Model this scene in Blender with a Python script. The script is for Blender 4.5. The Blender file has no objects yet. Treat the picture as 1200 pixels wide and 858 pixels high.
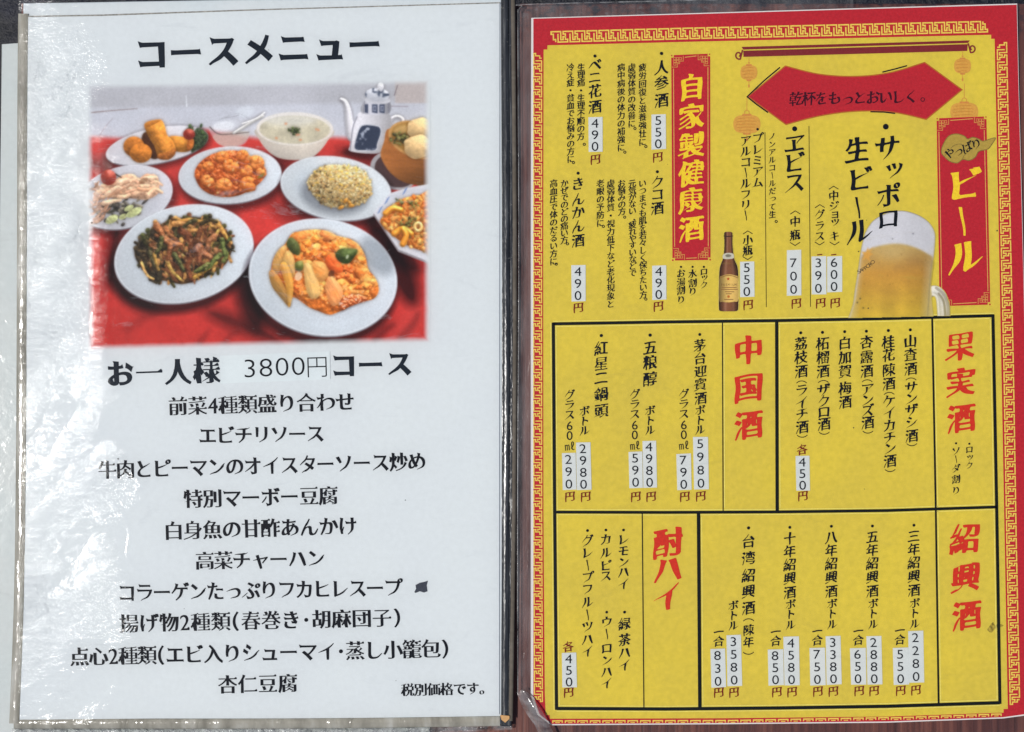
import bpy, bmesh, math, random
import numpy as np
from mathutils import Vector
from mathutils.geometry import delaunay_2d_cdt

# ---------------------------------------------------------------- camera, sky, sun, exposure
SC = bpy.context.scene
COL = SC.collection
S = 0.000375            # metres per photograph pixel on the menu plane
HC = 0.62               # camera height above the table top
ZP = 0.006              # height of the menu plane the scale refers to
cam_d = bpy.data.cameras.new('camera')
cam = bpy.data.objects.new('camera', cam_d); COL.objects.link(cam)
cam.location = (0, 0, HC)
cam_d.sensor_width = 36.0
cam_d.lens = 36.0 * (HC - ZP) / (1200 * S)
cam_d.clip_start = 0.01; cam_d.clip_end = 50
SC.camera = cam
SUN_EL, SUN_AZ = math.radians(63), math.radians(-97)   # sun high, off the left side of the menus
w = bpy.data.worlds.new('World'); SC.world = w; w.use_nodes = True
nt = w.node_tree; nt.nodes.clear()
sky = nt.nodes.new('ShaderNodeTexSky'); sky.sky_type = 'NISHITA'; sky.sun_disc = False
sky.sun_elevation = SUN_EL; sky.sun_rotation = SUN_AZ
bg = nt.nodes.new('ShaderNodeBackground'); bg.inputs[1].default_value = 0.06
wo = nt.nodes.new('ShaderNodeOutputWorld')
nt.links.new(sky.outputs[0], bg.inputs[0]); nt.links.new(bg.outputs[0], wo.inputs[0])
sl = bpy.data.lights.new('sun', 'SUN'); sl.energy = 2.95; sl.angle = math.radians(1.2); sl.color = (1.0, 0.975, 0.935)
sun = bpy.data.objects.new('sun', sl); COL.objects.link(sun)
sd = Vector((math.sin(SUN_AZ) * math.cos(SUN_EL), math.cos(SUN_AZ) * math.cos(SUN_EL), math.sin(SUN_EL)))
sun.rotation_euler = sd.to_track_quat('Z', 'Y').to_euler()
sun.location = sd * 3
SC.view_settings.view_transform = 'Standard'; SC.view_settings.look = 'None'
SC.view_settings.exposure = 0.0; SC.view_settings.gamma = 1.0
SC.cycles.transparent_max_bounces = 16

# ---------------------------------------------------------------- helpers
GAIN = 1.06
def lin(v):
    v = v / 255.0
    return v / 12.92 if v <= .04045 else ((v + .055) / 1.055) ** 2.4
def C(r, g, b, k=1.0): return tuple(min(.9, lin(v) * GAIN * k) for v in (r, g, b)) + (1.0,)
def W(x, y, z=ZP):
    """a point of the photograph's plan (in its pixels) laid out at height z"""
    f = (HC - z) / (HC - ZP) * S
    return ((x - 600) * f, (429 - y) * f, z)
def link(name, me, mat=None, parent=None, kind=None, label=None):
    o = bpy.data.objects.new(name, me); COL.objects.link(o)
    if mat is not None and len(me.materials) == 0: me.materials.append(mat)
    if parent is not None: o.parent = parent
    if kind: o['kind'] = kind
    if label: o['label'] = label
    return o
def mesh(name, verts, faces):
    me = bpy.data.meshes.new(name); me.from_pydata(verts, [], faces); me.update(); return me
def empty(name, label, cat, loc=(0, 0, 0)):
    o = bpy.data.objects.new(name, None); COL.objects.link(o); o.location = loc
    o['label'] = label; o['category'] = cat; o.empty_display_size = .02
    return o
def fill_mesh(name, loops, z):
    """flat sheet from closed outlines (non-zero winding, so overlapping strokes merge), in photograph pixels"""
    V, F = [], []
    groups = []                       # outlines whose boxes touch are cut together
    bx = [(min(p[0] for p in l), min(p[1] for p in l), max(p[0] for p in l), max(p[1] for p in l)) for l in loops]
    for i, b in enumerate(bx):
        hit = [g for g in groups if not (b[0] > g[0][2] or b[2] < g[0][0] or b[1] > g[0][3] or b[3] < g[0][1])]
        nb = b; ids = [i]
        for g in hit:
            groups.remove(g); ids += g[1]
            nb = (min(nb[0], g[0][0]), min(nb[1], g[0][1]), max(nb[2], g[0][2]), max(nb[3], g[0][3]))
        groups.append((nb, ids))
    for box, ids in groups:
        vs, es, A, B = [], [], [], []
        for i in ids:
            lp = loops[i]; q = len(vs); n = len(lp)
            vs += [Vector((p[0] - box[0], p[1] - box[1])) for p in lp]; es += [(q + j, q + (j + 1) % n) for j in range(n)]
            P = np.array([(p[0] - box[0], p[1] - box[1]) for p in lp]); A.append(P); B.append(np.roll(P, -1, 0))
        A = np.concatenate(A); B = np.concatenate(B)
        r = delaunay_2d_cdt(vs, es, [], 0, 1e-5)
        ov = np.array([tuple(v) for v in r[0]]); tr = np.array([tuple(f) for f in r[2]])
        if len(tr) == 0: continue
        cc = ov[tr].mean(1)
        x, y = cc[:, 0][:, None], cc[:, 1][:, None]
        up = (A[None, :, 1] <= y) & (B[None, :, 1] > y); dn = (A[None, :, 1] > y) & (B[None, :, 1] <= y)
        sd = (B[None, :, 0] - A[None, :, 0]) * (y - A[None, :, 1]) - (x - A[None, :, 0]) * (B[None, :, 1] - A[None, :, 1])
        wn = (up & (sd > 0)).sum(1) - (dn & (sd < 0)).sum(1)
        tr = tr[wn != 0]
        q = len(V); V += [W(p[0] + box[0], p[1] + box[1], z) for p in ov]; F += [tuple(int(k) + q for k in t) for t in tr]
    me = mesh(name, V, F)
    bm = bmesh.new(); bm.from_mesh(me)
    bmesh.ops.delete(bm, geom=[v for v in bm.verts if not v.link_faces], context='VERTS')
    for f in bm.faces:
        f.normal_update()
        if f.normal.z < 0: f.normal_flip()
    bm.to_mesh(me); bm.free()
    return me
def slab(name, loop, z0, z1, mat, parent=None, kind=None, label=None, bev=0.0, seg=2):
    """a thick sheet or block with the given outline in photograph pixels"""
    bm = bmesh.new()
    vs = [bm.verts.new(W(x, y, z1)) for x, y in loop]
    f = bm.faces.new(vs)
    if f.normal.z < 0: f.normal_flip()
    r = bmesh.ops.extrude_face_region(bm, geom=[f])
    for v in [g for g in r['geom'] if isinstance(g, bmesh.types.BMVert)]: v.co.z = z0
    bmesh.ops.recalc_face_normals(bm, faces=bm.faces)
    if bev:
        ed = [e for e in bm.edges if all(abs(v.co.z - z1) < 1e-6 for v in e.verts)]
        bmesh.ops.bevel(bm, geom=ed, offset=bev, segments=seg, affect='EDGES', profile=.5)
    me = bpy.data.meshes.new(name); bm.to_mesh(me); bm.free()
    return link(name, me, mat, parent, kind, label)
def line(pts, w, closed=False):
    """outline of a stroked open polyline (mitred) as one loop, or two loops when closed"""
    P = [np.array(p, float) for p in pts]; n = len(P); L, R = [], []
    for i in range(n):
        if closed: a, b, c = P[i - 1], P[i], P[(i + 1) % n]
        else: a, b, c = P[max(i - 1, 0)], P[i], P[min(i + 1, n - 1)]
        d1 = b - a; d2 = c - b
        if not closed and i == 0: d1 = d2
        if not closed and i == n - 1: d2 = d1
        d1 = d1 / (np.linalg.norm(d1) + 1e-9); d2 = d2 / (np.linalg.norm(d2) + 1e-9)
        n1 = np.array([-d1[1], d1[0]]); n2 = np.array([-d2[1], d2[0]]); m = n1 + n2
        m = m / max(.35, (m @ n1)) if np.linalg.norm(m) > 1e-6 else n1
        L.append(tuple(b + m * w / 2)); R.append(tuple(b - m * w / 2))
    return [L, R[::-1]] if closed else [L + R[::-1]]
def smooth(pts, closed=True, k=8):
    P = np.array(pts, float); n = len(P); Q = []
    for i in range(n if closed else n - 1):
        a, b, c, d = (P[i - 1], P[i], P[(i + 1) % n], P[(i + 2) % n]) if closed else (P[max(i - 1, 0)], P[i], P[i + 1], P[min(i + 2, n - 1)])
        for t in np.linspace(0, 1, k, endpoint=False):
            Q.append(tuple(.5 * ((2 * b) + (c - a) * t + (2 * a - 5 * b + 4 * c - d) * t * t + (3 * b - 3 * c + d - a) * t ** 3)))
    if not closed: Q.append(tuple(P[-1]))
    return Q
def disc(x, y, rx, ry=None, n=20): 
    ry = rx if ry is None else ry
    return [(x + rx * math.cos(2 * math.pi * i / n), y + ry * math.sin(2 * math.pi * i / n)) for i in range(n)]

# ---------------------------------------------------------------- materials
class NT:
    def __init__(s, name):
        s.m = bpy.data.materials.new(name); s.m.use_nodes = True; s.t = s.m.node_tree; s.t.nodes.clear()
        s.out = s.n('ShaderNodeOutputMaterial')
    def n(s, typ, **kw):
        nd = s.t.nodes.new(typ)
        for k, v in kw.items(): setattr(nd, k, v)
        return nd
    def l(s, a, b): s.t.links.new(a, b)
    def val(s, nd, **kw):
        for k, v in kw.items(): nd.inputs[k.replace('_', ' ')].default_value = v
        return nd
    def coord(s, scale=(1, 1, 1), rot=(0, 0, 0)):
        g = s.n('ShaderNodeNewGeometry'); mp = s.n('ShaderNodeMapping')
        mp.inputs['Scale'].default_value = scale; mp.inputs['Rotation'].default_value = rot
        s.l(g.outputs['Position'], mp.inputs[0]); return mp.outputs[0]
    def noise(s, vec, scale, detail=3, rough=.55, dist=0.0):
        nd = s.n('ShaderNodeTexNoise'); s.l(vec, nd.inputs['Vector'])
        nd.inputs['Scale'].default_value = scale; nd.inputs['Detail'].default_value = detail
        nd.inputs['Roughness'].default_value = rough; nd.inputs['Distortion'].default_value = dist
        return nd.outputs['Fac']
    def ramp(s, fac, stops):
        nd = s.n('ShaderNodeValToRGB'); s.l(fac, nd.inputs[0]); e = nd.color_ramp.elements
        while len(e) < len(stops): e.new(.5)
        for q, (p, c) in zip(e, stops):
            q.position = p; q.color = c if hasattr(c, '__len__') else (c, c, c, 1)
        return nd.outputs[0]
    def mix(s, fac, a, b, typ='MIX'):
        nd = s.n('ShaderNodeMix', data_type='RGBA', blend_type=typ)
        for sock, v in ((nd.inputs[0], fac), (nd.inputs[6], a), (nd.inputs[7], b)):
            if hasattr(v, 'is_output') or isinstance(v, bpy.types.NodeSocket): s.l(v, sock)
            else: sock.default_value = v
        return nd.outputs[2]
    def math(s, op, a, b=0.0, clamp=False):
        nd = s.n('ShaderNodeMath', operation=op, use_clamp=clamp)
        for sock, v in ((nd.inputs[0], a), (nd.inputs[1], b)):
            if isinstance(v, bpy.types.NodeSocket): s.l(v, sock)
            else: sock.default_value = v
        return nd.outputs[0]
    def bsdf(s, col, rough=.6, spec=.3, normal=None):
        b = s.n('ShaderNodeBsdfPrincipled')
        if isinstance(col, bpy.types.NodeSocket): s.l(col, b.inputs['Base Color'])
        else: b.inputs['Base Color'].default_value = col
        if isinstance(rough, bpy.types.NodeSocket): s.l(rough, b.inputs['Roughness'])
        else: b.inputs['Roughness'].default_value = rough
        b.inputs['Specular IOR Level'].default_value = spec
        if normal is not None: s.l(normal, b.inputs['Normal'])
        return b
    def bump(s, h, strength=.3, dist=.001):
        nd = s.n('ShaderNodeBump'); nd.inputs['Strength'].default_value = strength; nd.inputs['Distance'].default_value = dist
        s.l(h, nd.inputs['Height']); return nd.outputs[0]
    def done(s, sh): s.l(sh, s.out.inputs[0]); return s.m

def ink(name, col, var=.12, rough=.55):
    """printed ink: slight unevenness in the laydown"""
    t = NT(name); v = t.coord()
    n = t.noise(v, 900, 2); k = t.ramp(n, [(.3, 1 - var), (.7, 1 + var * .4)])
    c = t.mix(1.0, col, k, 'MULTIPLY')
    return t.done(t.bsdf(c, rough, .06).outputs[0])
def paper(name, col, warm, dirt, speck=.7, mott=.06, inked=False):
    """paper under plastic: faint mottling, grey smears and dark specks of dirt"""
    t = NT(name); v = t.coord()
    a = t.noise(v, 26, 4); c = t.mix(t.ramp(a, [(.35, 0), (.7, 1)]), col, warm)
    b = t.noise(v, 420, 3); c = t.mix(1.0, c, t.ramp(b, [(.3, 1 - mott), (.7, 1 + mott * .3)]), 'MULTIPLY')
    if inked:                         # the print lies in the paper: ink colour and coverage are stored on the vertices
        a = t.n('ShaderNodeVertexColor'); a.layer_name = 'ink'
        g = t.mix(1.0, a.outputs[0], t.ramp(t.noise(v, 1100, 2), [(.3, .94), (.7, 1.03)]), 'MULTIPLY')
        c = t.mix(a.outputs[1], c, g)
    f = t.noise(t.coord((1, 3.2, 1), (0, 0, .25)), 34, 5, .7, .6)
    c = t.mix(t.ramp(f, [(.60, 0), (.78, .42)]), c, dirt)
    vo = t.n('ShaderNodeTexVoronoi'); t.l(v, vo.inputs['Vector']); vo.inputs['Scale'].default_value = 130
    m = t.noise(v, 57, 1)
    thr = t.math('MULTIPLY', t.math('SUBTRACT', m, .52, True), .34)
    sp = t.math('LESS_THAN', vo.outputs['Distance'], thr)
    c = t.mix(t.math('MULTIPLY', sp, speck), c, (.035, .032, .03, 1))
    return t.done(t.bsdf(c, .6, .1).outputs[0])
def film(name, rough=.1, amp=.2, tint=(1, 1, 1, 1), scale=300, stretch=(1, 1, 1), rot=0.0, dist=.0004, detail=4, ior=1.36, haze=0.0):
    """clear plastic: see-through, mirror-like by Fresnel, faintly creased"""
    t = NT(name)
    h = t.noise(t.coord(stretch, (0, 0, rot)), scale, detail, .6, .4)
    nb = t.bump(h, amp, dist)
    tr = t.n('ShaderNodeBsdfTransparent'); tr.inputs[0].default_value = tint
    gl = t.n('ShaderNodeBsdfGlossy'); gl.inputs['Roughness'].default_value = rough; t.l(nb, gl.inputs['Normal'])
    fr = t.n('ShaderNodeFresnel'); fr.inputs[0].default_value = ior; t.l(nb, fr.inputs['Normal'])
    mx = t.n('ShaderNodeMixShader'); t.l(fr.outputs[0], mx.inputs[0]); t.l(tr.outputs[0], mx.inputs[1]); t.l(gl.outputs[0], mx.inputs[2])
    if haze:                          # dust and scratches in the plastic
        df = t.n('ShaderNodeBsdfDiffuse'); df.inputs[0].default_value = (.8, .8, .8, 1); m2 = t.n('ShaderNodeMixShader')
        t.l(t.ramp(t.noise(t.coord(stretch, (0, 0, rot)), scale * .7, 4), [(.3, 0), (.75, haze)]), m2.inputs[0]); t.l(mx.outputs[0], m2.inputs[1]); t.l(df.outputs[0], m2.inputs[2]); mx = m2
    return t.done(mx.outputs[0])
def picture(name, p, z, mat, parent, label=None, gain=1.0, thr=.004):
    """a Painter's picture as a flat printed sheet with one vertex per dot"""
    jj, ii = np.meshgrid(np.arange(p.w), np.arange(p.h))
    f = (HC - z) / (HC - ZP) * S
    co = np.stack([(p.x0 + jj / p.k - 600) * f, (429 - p.y0 - ii / p.k) * f, np.full(jj.shape, z)], -1).reshape(-1, 3)
    idx = (ii * p.w + jj)
    q = np.stack([idx[1:, :-1], idx[1:, 1:], idx[:-1, 1:], idx[:-1, :-1]], -1).reshape(-1, 4)
    al = p.a.ravel(); q = q[(al[q] > thr).any(1)]
    used = np.unique(q); re = np.full(len(co), -1); re[used] = np.arange(len(used)); q = re[q]; co = co[used]
    me = bpy.data.meshes.new(name); nf = len(q)
    me.vertices.add(len(co)); me.vertices.foreach_set('co', co.ravel())
    me.loops.add(nf * 4); me.loops.foreach_set('vertex_index', q.ravel().astype(np.int32))
    me.polygons.add(nf); me.polygons.foreach_set('loop_start', np.arange(0, nf * 4, 4, dtype=np.int32))
    me.update(calc_edges=True); me.validate()
    c = np.clip(p.c.reshape(-1, 3)[used], 0, 1)
    c = np.where(c <= .04045, c / 12.92, ((c + .055) / 1.055) ** 2.4) * GAIN * gain
    ca = me.color_attributes.new('ink', 'FLOAT_COLOR', 'POINT')
    ca.data.foreach_set('color', np.concatenate([np.clip(c, 0, .9), al[used][:, None]], 1).astype(np.float32).ravel())
    return link(name, me, mat, parent, label=label)
# ---- printed pictures: a small numpy painter (colours are the ink of the prints) ----
class Painter:
    def __init__(s, x0, y0, x1, y1, k):
        s.x0, s.y0, s.k = x0, y0, k
        s.w = int(round((x1 - x0) * k)) + 1
        s.h = int(round((y1 - y0) * k)) + 1
        s.X, s.Y = np.meshgrid(x0 + np.arange(s.w) / k, y0 + np.arange(s.h) / k)
        s.c = np.zeros((s.h, s.w, 3)); s.a = np.zeros((s.h, s.w))
    def win(s, xa, ya, xb, yb):
        i0 = max(0, int((ya - s.y0) * s.k) - 3); i1 = min(s.h, int((yb - s.y0) * s.k) + 4)
        j0 = max(0, int((xa - s.x0) * s.k) - 3); j1 = min(s.w, int((xb - s.x0) * s.k) + 4)
        if i1 <= i0 or j1 <= j0: return None
        return slice(i0, i1), slice(j0, j1)
    def full(s): return slice(0, s.h), slice(0, s.w)
    def put(s, w, a, col):
        col = np.asarray(col, float)
        if col.max() > 1.5: col = col / 255.0
        if col.ndim == 1: col = col[None, None, :]
        s.c[w] = s.c[w] * (1 - a[..., None]) + col * a[..., None]
        s.a[w] = np.maximum(s.a[w], a)
    def mul(s, w, a, f):
        f = np.asarray(f, float)
        s.c[w] = s.c[w] * (1 - a[..., None] * (1 - f))
    def noise(s, w, sc, seed, oct=3, rot=0.0, asp=1.0):
        r = np.random.RandomState(seed); X, Y = s.X[w], s.Y[w]
        c, n = math.cos(rot), math.sin(rot)
        U, V = (X * c + Y * n) / (sc * asp), (-X * n + Y * c) / sc
        out = 0; am = 1.0; tot = 0
        for o in range(oct):
            T = r.rand(64, 64)
            u = (U * 2 ** o + 1000.3) % 64; v = (V * 2 ** o + 1000.7) % 64
            iu = u.astype(int); iv = v.astype(int); fu = u - iu; fv = v - iv
            fu = fu * fu * (3 - 2 * fu); fv = fv * fv * (3 - 2 * fv)
            a = T[iv % 64, iu % 64]; b = T[iv % 64, (iu + 1) % 64]
            d = T[(iv + 1) % 64, iu % 64]; e = T[(iv + 1) % 64, (iu + 1) % 64]
            out = out + am * ((a * (1 - fu) + b * fu) * (1 - fv) + (d * (1 - fu) + e * fu) * fv)
            tot += am; am *= .55
        return out / tot - .5
    def blur(s, a, r):
        n = max(1, int(round(r * s.k)))
        for _ in range(2):
            for ax in (0, 1):
                p = np.pad(a, [(n, n) if q == ax else (0, 0) for q in (0, 1)], mode='edge')
                cs = np.cumsum(p, ax); z = np.zeros_like(np.take(cs, [0], ax))
                cs = np.concatenate([z, cs], ax)
                m = a.shape[ax]
                a = (np.take(cs, np.arange(2 * n + 1, 2 * n + 1 + m), ax) - np.take(cs, np.arange(0, m), ax)) / (2 * n + 1)
        return a
    def ell(s, cx, cy, rx, ry, rot=0, soft=1.0, pad=0):
        R = max(rx, ry) + soft + pad
        w = s.win(cx - R, cy - R, cx + R, cy + R)
        if w is None: return None, None, None
        t = math.radians(rot); c, n = math.cos(t), math.sin(t)
        dx, dy = s.X[w] - cx, s.Y[w] - cy
        u, v = (dx * c + dy * n) / rx, (-dx * n + dy * c) / ry
        q = np.sqrt(u * u + v * v) + 1e-9
        g = np.sqrt((u / rx) ** 2 + (v / ry) ** 2) / q + 1e-9
        d = (q - 1) / g
        return w, np.clip(.5 - d / soft, 0, 1), q
    def poly(s, pts, smooth=True, soft=0):
        P = np.array(pts, float)
        if smooth:
            n = len(P); Q = []
            for i in range(n):
                a, b, c, d = P[i - 1], P[i], P[(i + 1) % n], P[(i + 2) % n]
                for t in np.linspace(0, 1, 8, endpoint=False):
                    Q.append(.5 * ((2 * b) + (c - a) * t + (2 * a - 5 * b + 4 * c - d) * t * t + (3 * b - 3 * c + d - a) * t ** 3))
            P = np.array(Q)
        w = s.win(P[:, 0].min() - soft * 2, P[:, 1].min() - soft * 2, P[:, 0].max() + soft * 2, P[:, 1].max() + soft * 2)
        if w is None: return None, None
        acc = 0
        for ox in (-.33, 0, .33):
            for oy in (-.33, 0, .33):
                X, Y = s.X[w] + ox / s.k, s.Y[w] + oy / s.k
                ins = np.zeros(X.shape, bool)
                for i in range(len(P)):
                    xa, ya = P[i - 1]; xb, yb = P[i]
                    if ya == yb: continue
                    cr = (Y > min(ya, yb)) & (Y <= max(ya, yb))
                    ins ^= cr & (X < (xb - xa) * (Y - ya) / (yb - ya) + xa)
                acc = acc + ins
        a = acc / 9.0
        if soft: a = s.blur(a, soft)
        return w, a
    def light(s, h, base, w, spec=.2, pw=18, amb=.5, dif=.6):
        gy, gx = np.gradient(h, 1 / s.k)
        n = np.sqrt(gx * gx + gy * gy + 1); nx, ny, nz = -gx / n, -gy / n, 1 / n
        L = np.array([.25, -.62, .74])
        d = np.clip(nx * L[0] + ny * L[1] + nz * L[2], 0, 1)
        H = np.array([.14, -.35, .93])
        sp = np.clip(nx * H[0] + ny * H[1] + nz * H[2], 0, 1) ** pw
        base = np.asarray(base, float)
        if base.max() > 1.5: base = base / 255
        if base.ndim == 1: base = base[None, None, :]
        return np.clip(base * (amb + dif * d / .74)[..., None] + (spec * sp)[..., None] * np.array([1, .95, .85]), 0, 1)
    def lump(s, w, a, base, r=4, hgt=4, tex=0, tsc=3, seed=1, spec=.2, pw=18, cvar=0, occ=.35, amb=.45, dif=.6):
        if w is None or a.size == 0: return
        h = hgt * s.blur(a, r)
        if tex: h = h + tex * s.noise(w, tsc, seed, 3)
        base = np.asarray(base, float) / 255
        if cvar: base = np.clip(base[None, None, :] * (1 + cvar * s.noise(w, tsc * 2, seed + 7, 3)[..., None] * np.array([1, 1.1, 1.2])), 0, 1)
        col = s.light(h, base, w, spec, pw, amb, dif)
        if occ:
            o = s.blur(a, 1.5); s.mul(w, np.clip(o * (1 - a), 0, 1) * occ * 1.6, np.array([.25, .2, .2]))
        s.put(w, a, col)
    def strk(s, pts, w0, w1=None, col=(200, 150, 90), spec=.25, pw=16, hg=1.0, occ=.4, tex=0, seed=1, flat=False, cvar=0):
        P = np.array(pts, float); w1 = w0 if w1 is None else w1
        if len(P) > 2:
            Q = []
            n = len(P)
            for i in range(n - 1):
                a, b, c, d = P[max(i - 1, 0)], P[i], P[i + 1], P[min(i + 2, n - 1)]
                for t in np.linspace(0, 1, 6, endpoint=False):
                    Q.append(.5 * ((2 * b) + (c - a) * t + (2 * a - 5 * b + 4 * c - d) * t * t + (3 * b - 3 * c + d - a) * t ** 3))
            Q.append(P[-1]); P = np.array(Q)
        m = max(w0, w1) + 2
        w = s.win(P[:, 0].min() - m, P[:, 1].min() - m, P[:, 0].max() + m, P[:, 1].max() + m)
        if w is None: return
        X, Y = s.X[w], s.Y[w]; best = np.full(X.shape, 1e9); n = len(P) - 1
        for i in range(n):
            a, b = P[i], P[i + 1]; ab = b - a; L = ab @ ab + 1e-9
            t = np.clip(((X - a[0]) * ab[0] + (Y - a[1]) * ab[1]) / L, 0, 1)
            d = np.hypot(X - a[0] - t * ab[0], Y - a[1] - t * ab[1])
            ww = w0 + (w1 - w0) * (i + t) / n
            best = np.minimum(best, d / ww)
        wm = (w0 + w1) / 2
        a = np.clip(.5 - (best - 1) * wm * s.k, 0, 1)
        if flat: s.put(w, a, col); return
        h = hg * wm * np.sqrt(np.clip(1 - best ** 2, 0, 1)) if hg else 0 * best
        h = s.blur(h, .5)
        if tex: h = h + tex * s.noise(w, 3, seed, 3)
        base = np.asarray(col, float) / 255
        if cvar: base = np.clip(base[None, None, :] * (1 + cvar * s.noise(w, 4, seed + 7, 3)[..., None]), 0, 1)
        cc = s.light(h, base, w, spec, pw, .45, .6)
        if occ:
            o = s.blur(a, 1.3); s.mul(w, np.clip(o * (1 - a), 0, 1) * occ * 1.6, np.array([.25, .2, .2]))
        s.put(w, a, cc)
    def plate(s, cx, cy, rx, ry, rot, col=(206, 212, 220), inner=.72, dip=(184, 194, 206), sh=(4, 7), shk=.75):
        w, a, q = s.ell(cx + sh[0], cy + sh[1], rx + 3, ry + 3, rot, 9, 8)
        if w is not None: s.mul(w, a * shk, np.array([.22, .16, .2]))
        w, a, q = s.ell(cx, cy + 1.6, rx, ry, rot, 1.2)
        s.put(w, a, (120, 118, 126))
        w, a, q = s.ell(cx, cy, rx, ry, rot, 1.2)
        b = np.asarray(col, float) / 255 * (1 + .06 * s.noise(w, 40, int(cx), 2))[..., None]
        b = b * (1.0 + .05 * np.clip((s.X[w] - cx) / rx, -1, 1) - .04 * np.clip((s.Y[w] - cy) / ry, -1, 1))[..., None]
        s.put(w, a, np.clip(b, 0, 1))
        rim = np.clip(1 - np.abs(q - .978) / .014, 0, 1)
        s.put(w, rim * .6, (240, 243, 248))
        w, a, q = s.ell(cx, cy + 1, rx * inner, ry * inner, rot, 7)
        s.put(w, a * .55, dip)

def food_picture():
    p = Painter(99, 90, 508, 415, 1.25)
    R = random.Random(5); F = p.full(); X, Y = p.X, p.Y
    ru = R.uniform
    # wall and white cloth
    p.put(F, np.ones_like(X), (196, 199, 209))
    n1 = p.noise(F, 45, 3, 3)
    wall = np.clip((127 - .02 * (X - 100) - Y) / 5 + .5, 0, 1)
    p.put(F, wall * .9, (181, 182, 189)); p.c *= (1 + .10 * n1)[..., None]
    p.put(F, np.clip((X - 462) / 2, 0, 1) * np.clip((122 - Y) / 2, 0, 1) * .6, (186, 172, 166))
    p.strk([(107, 132), (132, 129.6), (161, 127.4)], .7, .4, (138, 122, 122), flat=True)
    p.strk([(116, 160), (124, 148), (132, 139)], .5, .3, (160, 150, 160), flat=True)
    p.strk([(219, 125), (218, 112)], .7, .4, (220, 224, 230), flat=True)
    p.strk([(462, 112), (466, 100)], .5, .5, (120, 110, 115), flat=True)
    p.strk([(458, 124.4), (478, 125)], .5, .5, (150, 140, 150), flat=True)
    # red cloth
    edge = 163 - 9 * np.exp(-((X - 235) / 60) ** 2) + 2 * np.sin(X / 22)
    red = np.clip((Y - edge) / 9 + .5, 0, 1); red = red * red * (3 - 2 * red)
    rc = np.stack([np.full_like(X, 205), np.full_like(X, 66), np.full_like(X, 60)], -1) / 255
    tt = np.clip((Y - 170) / 220, 0, 1)[..., None]
    rc = rc * (1 - tt) + np.array([190, 55, 50]) / 255 * tt
    rc = rc * (1 + .16 * p.noise(F, 34, 11, 3, .5, 1.6) + .08 * p.noise(F, 5, 4, 2))[..., None]
    p.put(F, red, np.clip(rc, 0, 1))
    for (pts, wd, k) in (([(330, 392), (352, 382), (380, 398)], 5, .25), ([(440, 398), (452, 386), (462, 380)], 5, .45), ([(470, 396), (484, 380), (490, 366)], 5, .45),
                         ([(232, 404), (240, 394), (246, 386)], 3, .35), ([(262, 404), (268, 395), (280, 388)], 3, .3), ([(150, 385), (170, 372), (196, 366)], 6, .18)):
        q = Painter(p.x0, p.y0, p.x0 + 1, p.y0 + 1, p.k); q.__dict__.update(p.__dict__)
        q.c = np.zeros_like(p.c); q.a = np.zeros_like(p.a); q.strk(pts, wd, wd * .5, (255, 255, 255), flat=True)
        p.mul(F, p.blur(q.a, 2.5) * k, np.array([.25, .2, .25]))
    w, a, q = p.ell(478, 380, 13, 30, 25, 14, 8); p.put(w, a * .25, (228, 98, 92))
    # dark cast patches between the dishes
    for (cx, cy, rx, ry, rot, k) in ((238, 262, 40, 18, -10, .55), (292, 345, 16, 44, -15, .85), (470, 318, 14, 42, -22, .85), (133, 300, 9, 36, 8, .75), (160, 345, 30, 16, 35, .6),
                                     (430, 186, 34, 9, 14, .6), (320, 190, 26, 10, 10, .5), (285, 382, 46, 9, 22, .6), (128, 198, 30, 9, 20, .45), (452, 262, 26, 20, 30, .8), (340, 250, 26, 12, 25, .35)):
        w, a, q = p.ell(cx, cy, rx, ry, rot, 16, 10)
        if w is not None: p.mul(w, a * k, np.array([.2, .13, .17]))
    # oval dish of fried rolls
    p.plate(184, 170.5, 61, 20.5, -11, (216, 217, 224), .8, (205, 206, 214), (0, 4), .6)
    w, a = p.poly([(224, 178), (226, 160), (231, 150), (240, 154), (244, 161), (238, 172), (230, 176)]); p.lump(w, a, (52, 66, 44), 3, 3, 2.2, 3, 3, .1, 10, .5)
    for i in range(26):
        x, y = ru(212, 240), ru(147, 172)
        if x < 225 and y > 158: continue
        w, a, q = p.ell(x, y, ru(1.2, 3), ru(1, 2.2), ru(0, 180)); p.lump(w, a, R.choice([(48, 66, 38), (70, 92, 52), (36, 46, 34)]), 1.5, 2, .6, 2, i, .1, occ=.3)
    w, a = p.poly([(166, 163), (170, 155), (181, 158), (184, 170), (186, 184), (178, 186), (170, 176)]); p.lump(w, a, (70, 40, 22), 3, 3, 1, 3, 5, .05)
    w, a = p.poly([(199, 160), (212, 160), (226, 163), (226, 172), (219, 178), (204, 177), (198, 170)]); p.lump(w, a, (190, 126, 48), 4, 6, .7, 2.5, 8, .06, 12, .4)
    w, a = p.poly([(222, 162), (227, 164), (226, 173), (220, 177), (219, 170)]); p.lump(w, a, (170, 96, 40), 2, 2, 1, 2, 9, .05, cvar=.5)
    w, a, q = p.ell(221.5, 157.5, 7, 6.6, 0); p.lump(w, a, (136, 46, 36), 4, 4, .3, 3, 4, .25, 30)
    w, a = p.poly([(169, 148), (172, 143), (182, 140.5), (189, 140.5), (193, 147), (196, 158), (203, 166), (206, 176), (203, 183), (194, 187), (185, 183), (181, 172), (174, 160)])
    p.lump(w, a, (200, 132, 52), 6, 10, .9, 2.2, 12, .06, 12, .45)
    w, a = p.poly([(187, 180), (196, 178), (205, 174), (205, 181), (198, 187), (188, 187), (184, 184)]); p.lump(w, a, (150, 88, 36), 2, 2, 1, 2, 13, .08, occ=0, cvar=.5)
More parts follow.
